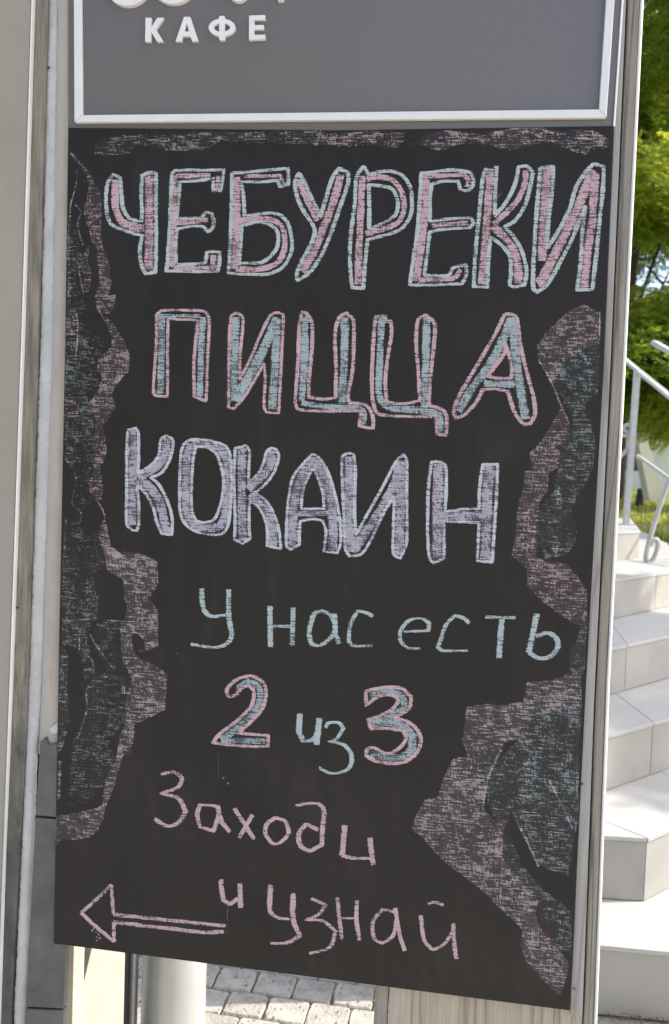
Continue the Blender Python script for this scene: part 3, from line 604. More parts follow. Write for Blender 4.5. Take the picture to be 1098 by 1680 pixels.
c.patch([(380,420),(370,500),(380,640),(435,740),(400,840),(395,960),(370,1000),(310,1060),(310,1110),(350,1160),(345,1190),(300,1250),(275,1330),(200,1400),(90,1430),(110,1100),(160,950),(190,900),(175,800),(240,720),(300,700),(250,600),(210,500),(250,430)], TEAL, .23, G, 3)
c.patch([(50,560),(90,600),(85,800),(100,960),(70,1080),(35,1150),(40,700)], SKYB, .28, G, 2)
c.stroke([(45,1180),(42,1300),(38,1390)], 16, SKYB, .42, 1.3)
c.stroke([(390,290),(415,340),(490,380),(492,430)], 6, PALE, .55, 1.1); c.stroke([(440,480),(490,510),(512,580),(470,590)], 6, PALE, .55, 1.1)
c.stroke([(205,495),(250,570),(300,640),(340,690)], 7, TEAL, .5, 1.1); c.stroke([(180,600),(220,640),(228,710)], 9, TEAL, .5, 1.1); c.stroke([(150,515),(150,580)], 6, PALE, .6, .9)
c.stroke([(360,60),(300,60),(290,15)], 5, PALE, .5, 1); c.stroke([(60,425),(250,410)], 5, TEAL, .55, 1); c.stroke([(300,420),(570,438)], 5, PALE, .6, 1)
c.stroke([(185,800),(190,900),(160,1000),(140,1060)], 9, TEAL, .5, 1.1); c.stroke([(280,720),(385,740),(390,820)], 26, (.40,.62,.52), .36, 1.2)
c.stroke([(160,1480),(180,1590)], 5, PALE, .55, 1); c.stroke([(26,1490),(22,1600)], 5, PALE, .55, 1)
c.done('chalk_shading', 'pale pink and teal chalk shading down the left edge of the board')
c = Chalk(R7)
c.patch([(400,28),(490,80),(480,230),(380,260),(290,340),(240,440),(210,390),(165,310),(158,240),(200,180),(270,110),(330,60)], DUSK, .40, G, 1.2)
c.stroke([(165,310),(225,410),(285,550),(325,640)], 12, DUSK, .62, 1)
c.patch([(285,550),(325,630),(330,690),(275,770),(270,860),(215,890),(215,980),(180,1020),(160,1080),(150,1240),(140,1310),(200,1340),(310,1350),(360,1410),(415,1490),(415,1680),(350,1660),(260,1600),(180,1540),(110,1470),(110,1380),(30,1310),(55,1200),(55,1090),(90,960),(100,880),(135,870),(120,790),(180,730),(240,630)], DUSK, .42, G, 1.2)
c.patch([(380,260),(480,230),(478,340),(470,480),(400,540),(440,660),(460,720),(445,860),(400,960),(360,1010),(340,1080),(360,1180),(360,1250),(310,1310),(200,1330),(180,1260),(150,1240),(160,1090),(200,1040),(250,980),(255,900),(275,860),(275,770),(330,690),(345,600),(300,540),(240,440),(290,340)], TEAL, .30, G, 2)
c.stroke([(95,1000),(130,1150),(130,1330)], 60, PINK, .30, 1.1); c.stroke([(480,60),(478,200)], 6, PALE, .6, .8)
c.stroke([(370,260),(430,330)], 30, SKYB, .40, 1.2); c.stroke([(165,1060),(150,1200)], 26, SKYB, .36, 1.2); c.stroke([(270,960),(280,1120),(250,1300)], 34, TEAL, .38, 1.2)
c.stroke([(60,1090),(75,1090)], 60, (.6,.68,.5), .30, 1.2)
c.R = R8
c.patch([(720,100),(745,100),(735,290),(720,300),(675,280),(675,200),(700,160)], TEAL, .36, G, 1.2)
c.patch([(675,290),(720,290),(725,430),(510,470),(500,560),(400,580),(385,640),(330,660),(300,680),(330,780),(310,850),(370,920),(395,960),(395,1070),(450,1150),(545,1240),(530,1300),(570,1390),(620,1440),(673,1500),(660,1570),(630,1640),(560,1570),(490,1490),(470,1440),(475,1360),(400,1290),(310,1200),(220,1130),(150,1080),(60,980),(10,940),(40,870),(70,820),(120,810),(160,700),(190,645),(250,640),(225,570),(245,430),(330,420),(400,425),(480,410),(495,330),(600,320)], PALE, .42, G, 1.2)
c.patch([(510,470),(725,430),(715,600),(710,900),(690,1000),(670,1140),(560,1100),(520,1040),(470,930),(430,870),(410,930),(395,960),(370,920),(330,830),(330,780),(300,680),(330,660),(385,640),(470,560),(500,560)], (.37,.41,.42), .33, G, 1.5)
c.patch([(395,960),(440,1010),(480,1100),(570,1200),(685,1290),(680,1460),(620,1440),(580,1380),(540,1290),(545,1240),(450,1150),(400,1080)], TEAL, .32, G, 1.5)
c.stroke([(380,430),(440,520)], 60, PINK, .30, 1.2); c.stroke([(385,900),(385,1060),(500,1220)], 34, PINK, .34, 1.2); c.stroke([(520,1330),(600,1430),(665,1510)], 30, PINK, .42, 1.2)
c.stroke([(380,620),(330,740),(310,860)], 12, PALE, .55, 1); c.stroke([(195,690),(215,760),(310,790)], 6, PALE, .5, 1); c.stroke([(185,880),(215,1040)], 5, WHT, .55, 1)
c.stroke([(250,870),(230,960),(280,930)], 6, PALE, .45, 1); c.stroke([(590,740),(650,860),(685,940)], 10, WHT, .48, 1.1); c.stroke([(395,1060),(385,1230)], 5, PALE, .5, 1)
c.stroke([(440,880),(500,1000),(545,1100)], 10, SKYB, .5, 1.1); c.stroke([(705,640),(705,820)], 10, SKYB, .42, 1.2); c.stroke([(570,1310),(600,1320),(640,1290)], 8, TEAL, .5, 1)
c.stroke([(490,560),(505,650),(450,710)], 9, TEAL, .45, 1)
c.done('chalk_shading', 'pink and blue grey chalk shading down the right edge of the board')
c = Chalk((0, 0, 1))
for x, y, r_ in ((211, 1459, 3), (352, 746, 3), (290, 1072, 1.5), (821, 318, 4), (819, 322, 3), (367, 1276, 2), (375, 1285, 5), (344, 1281, 4)): c.stroke([(x-r_/2, y), (x+r_/2, y+.6)], 2.2, PALE, .55, .7)
c.stroke([(358, 1225), (359, 1285)], 1.2, PALE, .38, 1.2); c.stroke([(374, 1480), (372, 1530)], 1.0, SP, .45, 1)
c.done('chalk_specks')['kind'] = 'stuff'

# ------------------------------------------------ ground
def sheet(name, pts, m, kind='structure'):
    o = mesh(name, pts, [tuple(range(len(pts)))], m); o['kind'] = kind; return o
M_plaza = mottled('concrete_plaza', (.40, .37, .32), (.50, .47, .41), 1.5, .9, .4, .004, 40)
sheet('plaza', [(-40, -40, -.005), (40, -40, -.005), (40, 1.1, -.005), (-40, 1.1, -.005)], M_plaza)
sheet('ground', [(-40, 1.1, -.005), (40, 1.1, -.005), (40, 6.5, -.005), (-40, 6.5, -.005)], M_joint)
# lawn rises behind the stairs
vs, fs = [], []
NX, NY = 90, 70
for j in range(NY+1):
    yy = 5.0+(400-5.0)*(j/NY)**3
    for i in range(NX+1):
        xx = (-60+140*(i/NX))*(1+.02*max(0, yy-20))
        z = .62+min(.45, max(0, yy-6.5)*.021) if yy > 6 else .55
        z = min(z, 1.02)
        if xx < 2.6-max(0, 5.6-yy)*.2 and yy < 6.6: z = -.05
        vs.append((xx, yy, z+.03*noise.noise((xx*.6, yy*.6, 0))))
for j in range(NY):
    for i in range(NX):
        a = j*(NX+1)+i; fs.append((a, a+1, a+NX+2, a+NX+1))
lawn = mesh('lawn', vs, fs, M_grass, smooth=True); lawn['kind'] = 'structure'
# path gravel strip next to the landing
sheet('gravel_path', [(1.9, 4.6, .56), (3.6, 4.6, .56), (4.6, 9.2, .702), (2.9, 9.0, .702)], M_earth)
# pavers, one object each
pave = bpy.data.objects.new('pavement', None); link(pave); pave['kind'] = 'structure'
pc = gz(470, 1660, 0); ang = radians(-9); ca, sa = cos(ang), sin(ang)
PM = []
random.seed(5)
for k in range(4):
    hx, hy = .0415, .0365
    bm = bmesh.new(); n = 10
    ring = []
    for i in range(16):
        a = 2*pi*i/16; cx_, cy_ = cos(a), sin(a)
        sx = math.copysign(min(1, abs(cx_)*1.35), cx_); sy = math.copysign(min(1, abs(cy_)*1.35), cy_)
        ring.append((sx*hx*(1+random.uniform(-.03, .03)), sy*hy*(1+random.uniform(-.03, .03))))
    prev = None
    for z, s_ in ((-.05, 1), (-.004, 1), (0, .94)):
        r_ = [bm.verts.new((x*s_, y*s_, z+random.uniform(-.0006, .0006))) for x, y in ring]
        if prev:
            for i in range(16): bm.faces.new((prev[i], prev[(i+1) % 16], r_[(i+1) % 16], r_[i]))
        prev = r_
    bm.faces.new(prev)
    me = bpy.data.meshes.new('paver'); bmesh.ops.recalc_face_normals(bm, faces=bm.faces); bm.to_mesh(me); bm.free(); me.materials.append(M_paver); PM.append(me)
for j in range(-6, 10):
    for i in range(-9, 16):
        x = (i+.5*(j % 2))*.086; y = j*.077
        X = pc.x+x*ca-y*sa; Y = pc.y+x*sa+y*ca
        if X > .20: continue
        if Y < .95: continue
        o = bpy.data.objects.new('paver', PM[(i*7+j*3) % 4]); link(o, pave)
        o.location = (X, Y, .004+random.uniform(-.002, .002)); o.rotation_euler = (random.uniform(-.012, .012), random.uniform(-.012, .012), ang+random.uniform(-.015, .015))
for j in range(-4, 3):
    for i in range(4, 14):
        x = (i+.5*(j % 2))*.086; y = j*.077
        X = pc.x+x*ca-y*sa; Y = pc.y+x*sa+y*ca
        if Y > 1.62-.09*(X-.25) or Y < 1.3 or X <= .20: continue
        o = bpy.data.objects.new('paver', PM[(i*7+j*3) % 4]); link(o, pave)
        o.location = (X, Y, .004+random.uniform(-.002, .002)); o.rotation_euler = (random.uniform(-.012, .012), random.uniform(-.012, .012), ang)

# ------------------------------------------------ things seen under the board on the left
def vslab(name, a, b, z0, z1, th, m, parent=None, bev=.001):   # vertical slab between two ground points
    a, b = Vector(a), Vector(b); n = Vector((-(b-a).y, (b-a).x, 0)).normalized()
    return from_bm(name, prism_bm([(a.x, a.y, z0), (b.x, b.y, z0), (b.x, b.y, z1), (a.x, a.y, z1)], n*th, bev), m, parent)
bw = thing('doorway_wall', 'wall coloured taupe for shade with a pale jamb behind the lower left corner of the chalkboard', 'wall')
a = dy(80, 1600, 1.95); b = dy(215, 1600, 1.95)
vslab('wall_face', (-1.6, 1.95, 0), (b.x, 1.95, 0), -.02, 2.4, .12, M_taupe, bw)  # grey-brown colour stands for the shaded part of the cream wall
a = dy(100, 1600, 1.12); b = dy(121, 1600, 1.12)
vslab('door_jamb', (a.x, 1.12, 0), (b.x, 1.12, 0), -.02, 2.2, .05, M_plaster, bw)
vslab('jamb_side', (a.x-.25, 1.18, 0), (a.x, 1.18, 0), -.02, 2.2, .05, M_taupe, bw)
# added sheet for a sunlit wall patch; its slanted edge is the shadow line
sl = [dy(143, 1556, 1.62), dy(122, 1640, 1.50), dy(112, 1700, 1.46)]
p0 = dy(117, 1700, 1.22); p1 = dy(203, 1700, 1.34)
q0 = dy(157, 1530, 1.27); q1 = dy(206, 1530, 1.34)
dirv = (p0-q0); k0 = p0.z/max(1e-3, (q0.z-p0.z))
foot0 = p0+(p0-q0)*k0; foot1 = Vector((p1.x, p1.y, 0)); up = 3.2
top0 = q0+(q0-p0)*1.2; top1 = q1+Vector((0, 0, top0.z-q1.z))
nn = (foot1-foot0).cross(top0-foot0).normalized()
tag(from_bm('sunlit_patch', prism_bm([foot0, foot1, top1, top0], nn*.012 if nn.y > 0 else nn*-.012, .001), M_cream), 'added cream sheet shaped as the sunlit patch of wall with its slanting shadow edge', 'panel')
fp = thing('frame_post', 'dark grey metal post between the sunlit cream patch and the silver pipe', 'post')
a = dy(201, 1600, 1.38); b = dy(219, 1600, 1.38)
vslab('post_face', (a.x, 1.38, 0), (b.x, 1.38, 0), 0, 1.9, .04, M_dark, fp, .002)
bm = bmesh.new(); c1 = dy(213, 1600, 1.37); tube_bm(bm, [(c1.x, 1.377, 0), (c1.x, 1.377, 1.9)], .004, 8); from_bm('post_bead', bm, M_gap, fp)
pp = thing('drain_pipe', 'wide silver metal pipe standing on the pavers below the board', 'pipe')
a = dy(221, 1620, 1.40); b = dy(330, 1620, 1.40); r_ = (b.x-a.x)/2; cx = (a.x+b.x)/2
bm = bmesh.new(); tube_bm(bm, [(cx+.0, 1.46, 0), (cx, 1.46, 1.9)], r_, 48); from_bm('pipe_body', bm, M_pipe, pp, False)
for pl in pp.children[0].data.polygons: pl.use_smooth = len(pl.vertices) == 4
bm = bmesh.new(); tube_bm(bm, [(cx, 1.46, .03), (cx, 1.46, .075)], r_+.004, 48); from_bm('pipe_collar', bm, M_pipe, pp)

# ------------------------------------------------ stairs
st = thing('entrance_stairs', 'pale tiled corner staircase climbing to a landing right of the pillar', 'stairs')
chains = {1: [(.35, 1.694), (.83, 1.640), (1.86, 2.43)], 2: [(.35, 1.87), (.742, 1.850), (1.694, 2.58)], 3: [(.35, 2.03), (.60, 2.02), (1.585, 2.79)],
          4: [(.35, 2.30), (.61, 2.296), (1.576, 3.166)], 5: [(.35, 2.66), (.643, 2.649), (1.80, 3.845)], 6: [(.22, 3.1), (.98, 3.53), (1.502, 4.045)]}
Z = {k: .15*k for k in range(1, 6)}; Z[6] = .885
back = {5: [(2.12, 5.2), (2.54, 6.87), (.22, 6.9)]}
for k in range(1, 6):
    poly = [(x, y) for x, y in chains[k]]
    inset = []
    for x, y in poly: inset.append((x, y+.012))
    bk = back.get(k, [(chains[k][2][0], 4.4), (.22, 4.4)])
    zprism('step_core', inset+bk, Z[k]-.155 if k > 1 else -.02, Z[k]-.011, M_grout, st)
def seg_pts(a, b, first, step):
    a, b = Vector(a), Vector(b); l = (b-a).length; ts = [0]; x = first
    while x < l-.03: ts.append(x); x += step
    ts.append(l); return [(a.lerp(b, t/l)) for t in ts]
firsts = {1: (5, .40), 2: (5, .42), 3: (.2, .445), 4: (.2, .405), 5: (.2, .66)}
# riser joints seen in the photograph fix where tiles start along each right-hand face
for k, (px_, py_) in {3: (1075, 1186), 4: (1036, 1055), 5: (1078, 941)}.items():
    q = gz(px_, py_, Z[k]); c_ = chains[k][1]; firsts[k] = (.2, (q.xy-Vector(c_)).length % .45)
g = .0013
for k in range(1, 6):
    for s_ in (0, 1):
        a, b = chains[k][s_], chains[k][s_+1]
        P = seg_pts(a, b, firsts[k][s_] if firsts[k][s_] > .04 else .45, .45)
        d = (Vector(b)-Vector(a)).normalized(); nrm = Vector((-d.y, d.x))
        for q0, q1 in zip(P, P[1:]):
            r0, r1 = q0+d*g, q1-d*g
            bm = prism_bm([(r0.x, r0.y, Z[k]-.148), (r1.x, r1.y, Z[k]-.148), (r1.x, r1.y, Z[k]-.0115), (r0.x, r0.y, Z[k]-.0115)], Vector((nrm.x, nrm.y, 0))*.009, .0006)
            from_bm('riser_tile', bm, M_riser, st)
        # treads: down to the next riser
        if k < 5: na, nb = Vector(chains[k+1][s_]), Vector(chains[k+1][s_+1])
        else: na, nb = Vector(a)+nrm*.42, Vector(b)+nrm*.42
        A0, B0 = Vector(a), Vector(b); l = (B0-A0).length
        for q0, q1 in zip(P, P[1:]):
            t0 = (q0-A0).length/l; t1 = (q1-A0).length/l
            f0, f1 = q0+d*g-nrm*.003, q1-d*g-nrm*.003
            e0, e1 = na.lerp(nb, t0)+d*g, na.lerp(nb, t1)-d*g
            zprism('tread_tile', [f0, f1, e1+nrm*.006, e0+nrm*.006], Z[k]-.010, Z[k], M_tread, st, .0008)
zprism('hidden_shade_wall', [(.20, 1.715), (.34, 1.703), (.34, 3.1), (.20, 3.1)], -.02, .80, M_plaster, st, .003)  # unseen cheek wall, added to throw shade on the pavers
# landing surface in large tiles behind the first row
lo = Vector((.22, 3.0))
for (x0, y0, x1, y1) in ((.25, 3.1, .9, 5.0), (.25, 5.0, .9, 6.88), (.903, 3.45, 1.5, 5.0), (.903, 5.003, 1.5, 6.88)):
    zprism('landing_tile', [(x0, y0), (x1, y0+(x1-x0)*.9 if y0 < 5 else y0), (x1, y1), (x0, y1)], .7401, .7493, M_tread, st, .0008)
zprism('landing_tile', [(1.503, 4.02), (1.72, 4.22), (2.115, 5.2), (1.503, 5.2)], .7401, .7493, M_tread, st, .0008)
zprism('landing_tile', [(1.503, 5.204), (2.12, 5.204), (2.535, 6.87), (1.503, 6.87)], .7401, .7493, M_tread, st, .0008)
# raised block at the head of the stairs
bk6 = [gz(1047, 870, .885), gz(1021, 849, .885)]
c0 = chains[6][2]; e = bk6[1]
poly6 = [(1.02, 3.57), (1.50, 4.05), (e.x, min(e.y, 5.6)), (.9, 5.6)]
zprism('step_core', poly6, .7495, .874, M_grout, st)
ofs = [(1.014, 3.556), (1.508, 4.043), (poly6[2][0]+.008, poly6[2][1]), (.9, 5.61)]
zprism('tread_tile', ofs, .8745, .886, M_tread, st, .0008)
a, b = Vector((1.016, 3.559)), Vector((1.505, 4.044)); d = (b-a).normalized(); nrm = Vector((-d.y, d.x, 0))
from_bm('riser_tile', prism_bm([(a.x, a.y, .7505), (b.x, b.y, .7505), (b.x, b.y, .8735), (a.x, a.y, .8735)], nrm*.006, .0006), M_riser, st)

# ------------------------------------------------ railing
rail = thing('stair_railing', 'silver wrought steel railing with scrolls beside the landing', 'railing')
RD = 4.6
def rp(x, y, d_=RD): return dy(x, y, d_)
bm = bmesh.new(); a = rp(1046, 606); b = rp(1033, 862); bar_bm(bm, (a.x, a.y, a.z), (a.x-.02, a.y, .886), .030, .030); from_bm('post', bm, M_rail, rail)
bm = bmesh.new(); bar_bm(bm, (a.x-.02, a.y, .8865), (a.x-.02, a.y, .8925), .08, .08); from_bm('base_plate', bm, M_rail, rail)
pxp = a
bm = bmesh.new(); bar_bm(bm, rp(985, 556, 4.9), rp(1046, 607), .03, .016); bar_bm(bm, rp(1046.5, 607.5, 4.598), rp(1165, 704, 3.6), .03, .016); from_bm('handrail', bm, M_rail, rail)
bm = bmesh.new(); bar_bm(bm, rp(1046, 748), rp(1102, 788, 4.3), .012, .018); bar_bm(bm, rp(1102, 788, 4.3), rp(1180, 850, 3.7), .012, .018); from_bm('lower_rail', bm, M_rail, rail)
def scroll(cx, cy, r0, turns, start, dirn, tail, d_, rad):
    pts = []
    n = 34
    for i in range(n+1):
        u = i/n; a = radians(start)+dirn*turns*2*pi*u; r__ = r0*(.22+.78*u)
        pts.append(rp(cx+r__*cos(a), cy+r__*sin(a), d_))
    pts += [rp(x, y, d_) for x, y in tail]
    b_ = bmesh.new(); tube_bm(b_, pts, rad, 8); return from_bm('scroll', b_, M_rail, rail, True)
scroll(1028, 704, 13, 1.2, 120, 1, [(1040, 714), (1036, 728), (1027, 740), (1016, 751), (1000, 768)], 4.62, .011)
# curved baluster coming down to a scroll foot on the landing
cl = [(1150, 700), (1115, 762), (1098, 790), (1083, 830), (1071, 868), (1062, 900), (1060, 917), (1066, 922), (1074, 914), (1079, 898), (1078, 886), (1071, 887), (1067, 897)]
pts = []
for i in range(len(cl)-1):
    p_ = Vector(cl[max(i-1, 0)]); a = Vector(cl[i]); b = Vector(cl[i+1]); q_ = Vector(cl[min(i+2, len(cl)-1)])
    for k in range(6):
        u = k/6; h = (2*u**3-3*u*u+1)*a+(u**3-2*u*u+u)*(b-p_)*.5+(-2*u**3+3*u*u)*b+(u**3-u*u)*(q_-a)*.5
        pts.append(rp(h.x, h.y, 3.86))
bm = bmesh.new(); tube_bm(bm, pts, .0115, 8); from_bm('curved_baluster', bm, M_rail, rail, True)
# flat end of an upper rail
r2 = thing('upper_handrail', 'pale flat handrail end in front of the tree, higher than the scrolled railing', 'handrail')
bm = bmesh.new(); bar_bm(bm, rp(1073, 562, 3.4), rp(1200, 634, 3.0), .03, .018); from_bm('rail_bar', bm, M_rail, r2)
bm = bmesh.new(); q = rp(1150, 606, 3.16); bar_bm(bm, (q.x, q.y, q.z-.008), (q.x, q.y, .60), .026, .026); from_bm('post', bm, M_rail, r2)

# ------------------------------------------------ garden beyond
def leaves(name, sprays, mtl, parent, lw=.028, ll=.085, per=14, rng=None):
    rng = rng or random; V, Fc, T = [], [], []
    for (c, dirv, ln, tint) in sprays:
        dirv = dirv.normalized(); side = dirv.cross(Vector((0, 0, 1)))
        if side.length < .1: side = Vector((1, 0, 0))
        side.normalize(); upv = side.cross(dirv)
        for k in range(per):
            u = (k//2+.6)/(per/2); s_ = -1 if k % 2 else 1
            base = c+dirv*ln*u-Vector((0, 0, 1))*ln*.25*u*u
            ld = (side*s_*.8+dirv*.5+upv*rng.uniform(-.35, .25)+Vector((0, 0, -.15))).normalized()
            wn = ld.cross(upv+Vector((rng.uniform(-.5, .5), rng.uniform(-.5, .5), rng.uniform(-.2, .2)))).normalized()
            l_ = ll*rng.uniform(.75, 1.2)*(1-.35*abs(u-.5)); w_ = lw*rng.uniform(.8, 1.2)
            i = len(V)
            V += [base, base+ld*l_*.5+wn*w_*.5, base+ld*l_, base+ld*l_*.5-wn*w_*.5]
            Fc.append((i, i+1, i+2, i+3)); tt = min(1, max(0, tint+rng.uniform(-.15, .15))); T += [tt]*4
    return mesh(name, V, Fc, mtl, parent, {'tint': ('FLOAT', T)})
def tree(label, base, height, clumps, n, mtl, lw, ll, seed, trunk_r=.17, per=14, group=None):
    rng = random.Random(seed); t_ = thing('broadleaf_tree', label, 'tree', group); t_.location = base
    bm = bmesh.new(); pts = []; rr = []
    for i in range(9):
        u = i/8; pts.append(Vector((.18*sin(u*3+seed), .12*cos(u*2.3), height*.8*u-.2))); rr.append(trunk_r*(1.15-.85*u))
    tube_bm(bm, pts, rr, 12)
    from_bm('trunk', bm, M_bark, t_, True)
    bm = bmesh.new()
    for (c, r3) in clumps[::6]:
        o_ = pts[min(7, max(2, int(rng.uniform(2, 7))))]; mid = (o_+c)*.5+Vector((0, 0, -.2)); 
        tube_bm(bm, [o_, o_.lerp(mid, .5)+Vector((0, 0, .1)), mid, c], [trunk_r*.26, trunk_r*.2, trunk_r*.13, trunk_r*.05], 6)
        for _ in range(3):
            e_ = c+Vector((rng.uniform(-1, 1), rng.uniform(-1, 1), rng.uniform(-.5, .5)))*max(r3)*.8
            tube_bm(bm, [mid.lerp(c, .5), (c+e_)*.5+Vector((0, 0, .08)), e_], [trunk_r*.12, trunk_r*.08, trunk_r*.03], 5)
    from_bm('limbs', bm, M_bark, t_, True)
    sp = []; tot = sum(r3[0]*r3[1]*r3[2] for _, r3 in clumps)**1.0
    for (c, r3) in clumps:
        m = int(n*(r3[0]*r3[1]*r3[2])/tot); tint0 = rng.uniform(.2, .75)
        for _ in range(m):
            v = Vector((rng.gauss(0, 1), rng.gauss(0, 1), rng.gauss(0, 1))).normalized()*rng.random()**.42
            p_ = c+Vector((v.x*r3[0], v.y*r3[1], v.z*r3[2]))
            dv = Vector((v.x+rng.uniform(-.7, .7), v.y+rng.uniform(-.7, .7), rng.uniform(-.55, .35)))
            sp.append((p_, dv, rng.uniform(.22, .40), tint0+.2*rng.uniform(-1, 1)))
    leaves('crown', sp, mtl, t_, lw, ll, per, rng)
    return t_
rng = random.Random(21)
def clumpset(x0, x1, y0, y1, z0, z1, n, r0, r1, rg):
    return [(Vector((rg.uniform(x0, x1), rg.uniform(y0, y1), rg.uniform(z0, z1))), (rg.uniform(r0, r1), rg.uniform(r0, r1), rg.uniform(r0, r1)*.6)) for _ in range(n)]
tb = dy(1025, 826, 15.0)
tree('tall green walnut tree with drooping leaf sprays behind the stairs', (tb.x, 15.0, .78), 9.5,
     clumpset(-3.5, 4.5, -3.0, 3.0, 1.7, 9.5, 34, .6, 1.3, rng)+clumpset(-.8, 1.8, -2.5, 2.5, 1.5, 9.8, 44, .5, .95, rng)+clumpset(-.6, 1.6, -2.5, 0, 1.45, 3.6, 16, .45, .8, rng)+clumpset(-.6, 1.6, -1, 2.5, 7.0, 9.8, 10, .5, .9, rng), 27000, M_leaf, .042, .115, 4, .17)
tree('darker tree further back standing left of the walnut tree', (tb.x-1.5, 24.0, .9), 11,
     clumpset(-4, 4, -2, 2, 2.2, 10, 26, .9, 1.7, rng), 5200, M_leaf2, .06, .16, 9, .22, 12)
tree('bushy tree far behind to the right of the walnut tree', (tb.x+6.0, 27.0, .9), 12,
     clumpset(-4.5, 4.5, -2, 2, 2.5, 10.5, 26, .9, 1.8, rng), 5200, M_leaf2, .06, .16, 2, .22, 12)
# tree stump beside the trunk
sb = dy(1049, 826, 13.5); bm = bmesh.new(); tube_bm(bm, [(sb.x, 13.5, .72), (sb.x, 13.5, .85), (sb.x+.01, 13.5, 1.03), (sb.x+.015, 13.5, 1.08)], [.075, .06, .055, .045], 10)
tag(from_bm('tree_stump', bm, M_bark, None, True), 'short dark stump on the grass beside the tree trunk', 'stump')
# cream plank leaning over the grass
a0 = [dy(1048, 728, 11.5), dy(1063, 725, 11.5), dy(1095, 818, 11.3), dy(1066, 822, 11.3)]
tag(from_bm('leaning_board', prism_bm(a0, (.05, .35, 0), .004), mottled('cream_fibreboard', (.62, .54, .38), (.72, .64, .48), 3, .7, .2, .003, 20)), 'cream slanted board standing on the lawn behind the railing', 'board')
# low white outbuilding in the distance
ob = thing('white_outbuilding', 'low white outbuilding in the distance beyond the lawn', 'building')
zprism('wall', [(11, 36), (26, 36), (26, 42), (11, 42)], .9, 3.3, M_white, ob)
zprism('roof', [(10.7, 35.7), (26.3, 35.7), (26.3, 42.3), (10.7, 42.3)], 3.302, 3.5, M_roof, ob)
for x in (12.5, 15.5, 18.5, 21.5): 
    f_ = from_bm('window', prism_bm([(x, 35.97, 1.7), (x+1.2, 35.97, 1.7), (x+1.2, 35.97, 2.7), (x, 35.97, 2.7)], (0, .02, 0)), M_edge, ob)
    from_bm('pane', prism_bm([(x+.1, 35.955, 1.8), (x+1.1, 35.955, 1.8), (x+1.1, 35.955, 2.6), (x+.1, 35.955, 2.6)], (0, .01, 0)), M_glass, f_)
# far wood closing the view
rg = random.Random(5); sp = []
for _ in range(9000):
    x = rg.uniform(-30, 75); h_ = 6+2.5*noise.noise((x*.12, 0, 0)); z = 1+h_*rg.random()**.8
    sp.append((Vector((x, rg.uniform(50, 58), z)), Vector((rg.uniform(-1, 1), rg.uniform(-1, .2), rg.uniform(-.4, .6))), rg.uniform(.8, 1.4), rg.uniform(.1, .9)))
fw = leaves('far_wood', sp, M_leaf2, None, .30, .62, 8, rg); fw['kind'] = 'stuff'; fw['label'] = 'dark green line of far trees'
# grass blades and low weeds near the landing edge
V, Fc, T = [], [], []; rg = random.Random(8)
for _ in range(26000):
    yy = 6.9+rg.random()**1.6*13; xx = rg.uniform(.08, .50)*yy+rg.uniform(-.3, .3)
    if noise.noise((xx*1.3, yy*1.3, 3)) < -.25 and yy < 9: continue
    z = min(1.02, .62+min(.45, max(0, yy-6.5)*.021)); hh = rg.uniform(.03, .09)*(1+.5*noise.noise((xx, yy, 0))); a_ = rg.uniform(0, pi); w_ = .006+.0012*yy
    i = len(V); dx, dyy = cos(a_)*w_, sin(a_)*w_; lx, ly = rg.uniform(-.03, .03), rg.uniform(-.03, .03)
    V += [(xx-dx, yy-dyy, z-.01), (xx+dx, yy+dyy, z-.01), (xx+lx, yy+ly, z+hh)]; Fc.append((i, i+1, i+2)); tt = rg.uniform(.3, 1); T += [tt]*3
gr_ = mesh('grass', V, Fc, leafmat('grass_blade', (.06, .10, .015), (.14, .18, .03), (.30, .29, .08)), None, {'tint': ('FLOAT', T)}); gr_['kind'] = 'stuff'; gr_['label'] = 'short yellow green grass behind the stairs'
# dry leaves against the first riser
V, Fc, T = [], [], []; rg = random.Random(2)
for _ in range(420):
    u = rg.random(); x = .60+.6*u; y = 1.665-.09*(x-.6)-abs(rg.gauss(0, .012))-.006
    if rg.random() < .35: y -= rg.random()*.05
    s_ = rg.uniform(.003, .008); a_ = rg.uniform(0, 6.28); i = len(V)
    for k, (dx, dz) in enumerate(((0, 0), (.5, .3), (1, 0), (.5, -.3))):
        V.append((x+s_*(dx*cos(a_)-dz*sin(a_)), y+s_*(dx*sin(a_)+dz*cos(a_)), .009+rg.random()*.004))
    Fc.append((i, i+1, i+2, i+3)); T += [rg.random()]*4
lt = mesh('leaf_litter', V, Fc, M_litter, None, {'tint': ('FLOAT', T)}); lt['kind'] = 'stuff'; lt['label'] = 'dry leaf crumbs along the foot of the lowest step'

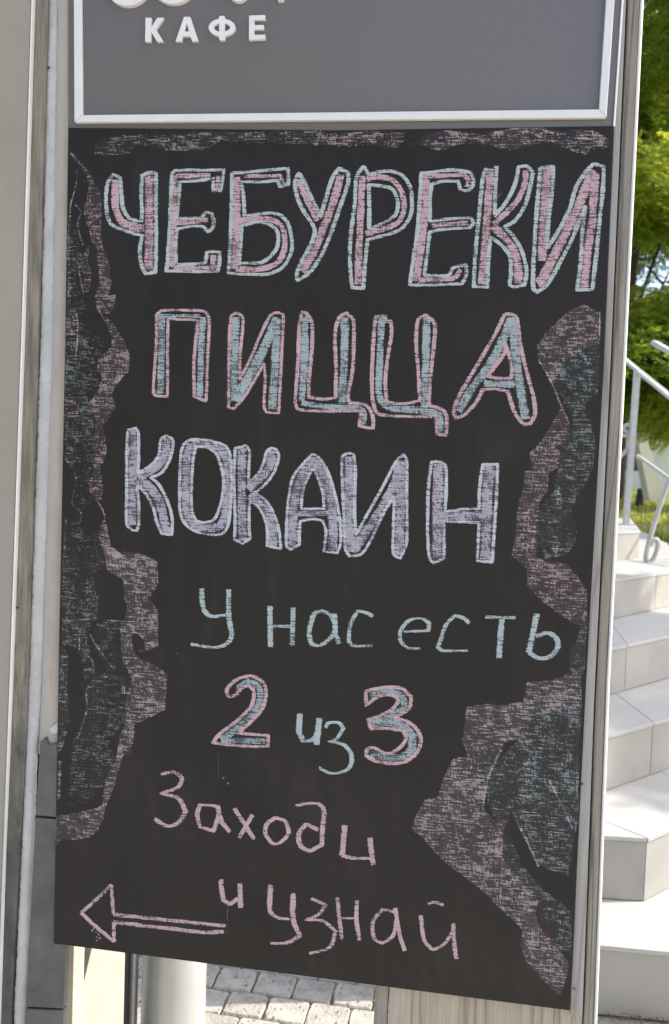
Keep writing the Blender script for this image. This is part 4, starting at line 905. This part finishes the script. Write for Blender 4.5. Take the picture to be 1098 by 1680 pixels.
# ------------------------------------------------ unseen additions: low tree to shade the steps, house for the sign's reflection
rg = random.Random(31)
cl6 = [(Vector((-3.0, -.26, 4.14)), (.60, .30, .17))]*14+clumpset(-.5, 2.5, 3.4, 6.0, 4.5, 7.5, 14, .6, 1.1, rg)  # first clump is set on the sun's path to shade one riser
tree('young walnut tree added out of view right of the stairs, its lowest branch shading one riser', (8.0, 3.35, .0), 7.5, cl6, 9000, M_leaf, .042, .115, 6, .12)
hb = thing('reflection_house', 'tall unseen house added behind the viewer for the brown reflection in the sign', 'building')  # out of view, added to give the sign a brown reflection
M_brown = mottled('brown_render', (.22, .17, .125), (.28, .22, .17), 1, .85, .3, .01, 10)
zprism('wall', [(-13, -10), (-3.2, -10), (-3.2, -17), (-13, -17)], -.02, 9.5, M_brown, hb)
zprism('roof', [(-13.4, -9.6), (-2.8, -9.6), (-2.8, -17.4), (-13.4, -17.4)], 9.502, 9.8, M_roof, hb)
for z in (1.2, 4.2, 7.0):
    for x in (-12, -9.6, -7.2, -4.8):
        f_ = from_bm('window', prism_bm([(x, -9.95, z), (x+1.2, -9.95, z), (x+1.2, -9.95, z+1.5), (x, -9.95, z+1.5)], (0, -.04, 0)), M_edge, hb)
        from_bm('pane', prism_bm([(x+.1, -9.935, z+.1), (x+1.1, -9.935, z+.1), (x+1.1, -9.935, z+1.4), (x+.1, -9.935, z+1.4)], (0, -.01, 0)), M_glass, f_)

# sand and grit lying in and beside the paver joints
V, Fc = [], []; rg = random.Random(44)
for _ in range(900):
    x = rg.uniform(-.42, .19); y = 1.45+.45*rg.random(); r_ = rg.uniform(.0008, .003)*(1 if rg.random() < .9 else 1.6)
    z = .0055+.001*rg.random(); i = len(V)
    V += [(x-r_, y, z), (x, y-r_, z), (x+r_, y, z), (x, y+r_, z), (x+r_*.2, y, z+r_*1.1)]
    Fc += [(i, i+1, i+4), (i+1, i+2, i+4), (i+2, i+3, i+4), (i+3, i, i+4)]
gt = mesh('grit', V, Fc, M_earth); gt['kind'] = 'stuff'; gt['label'] = 'sandy grit scattered over the small pavers'
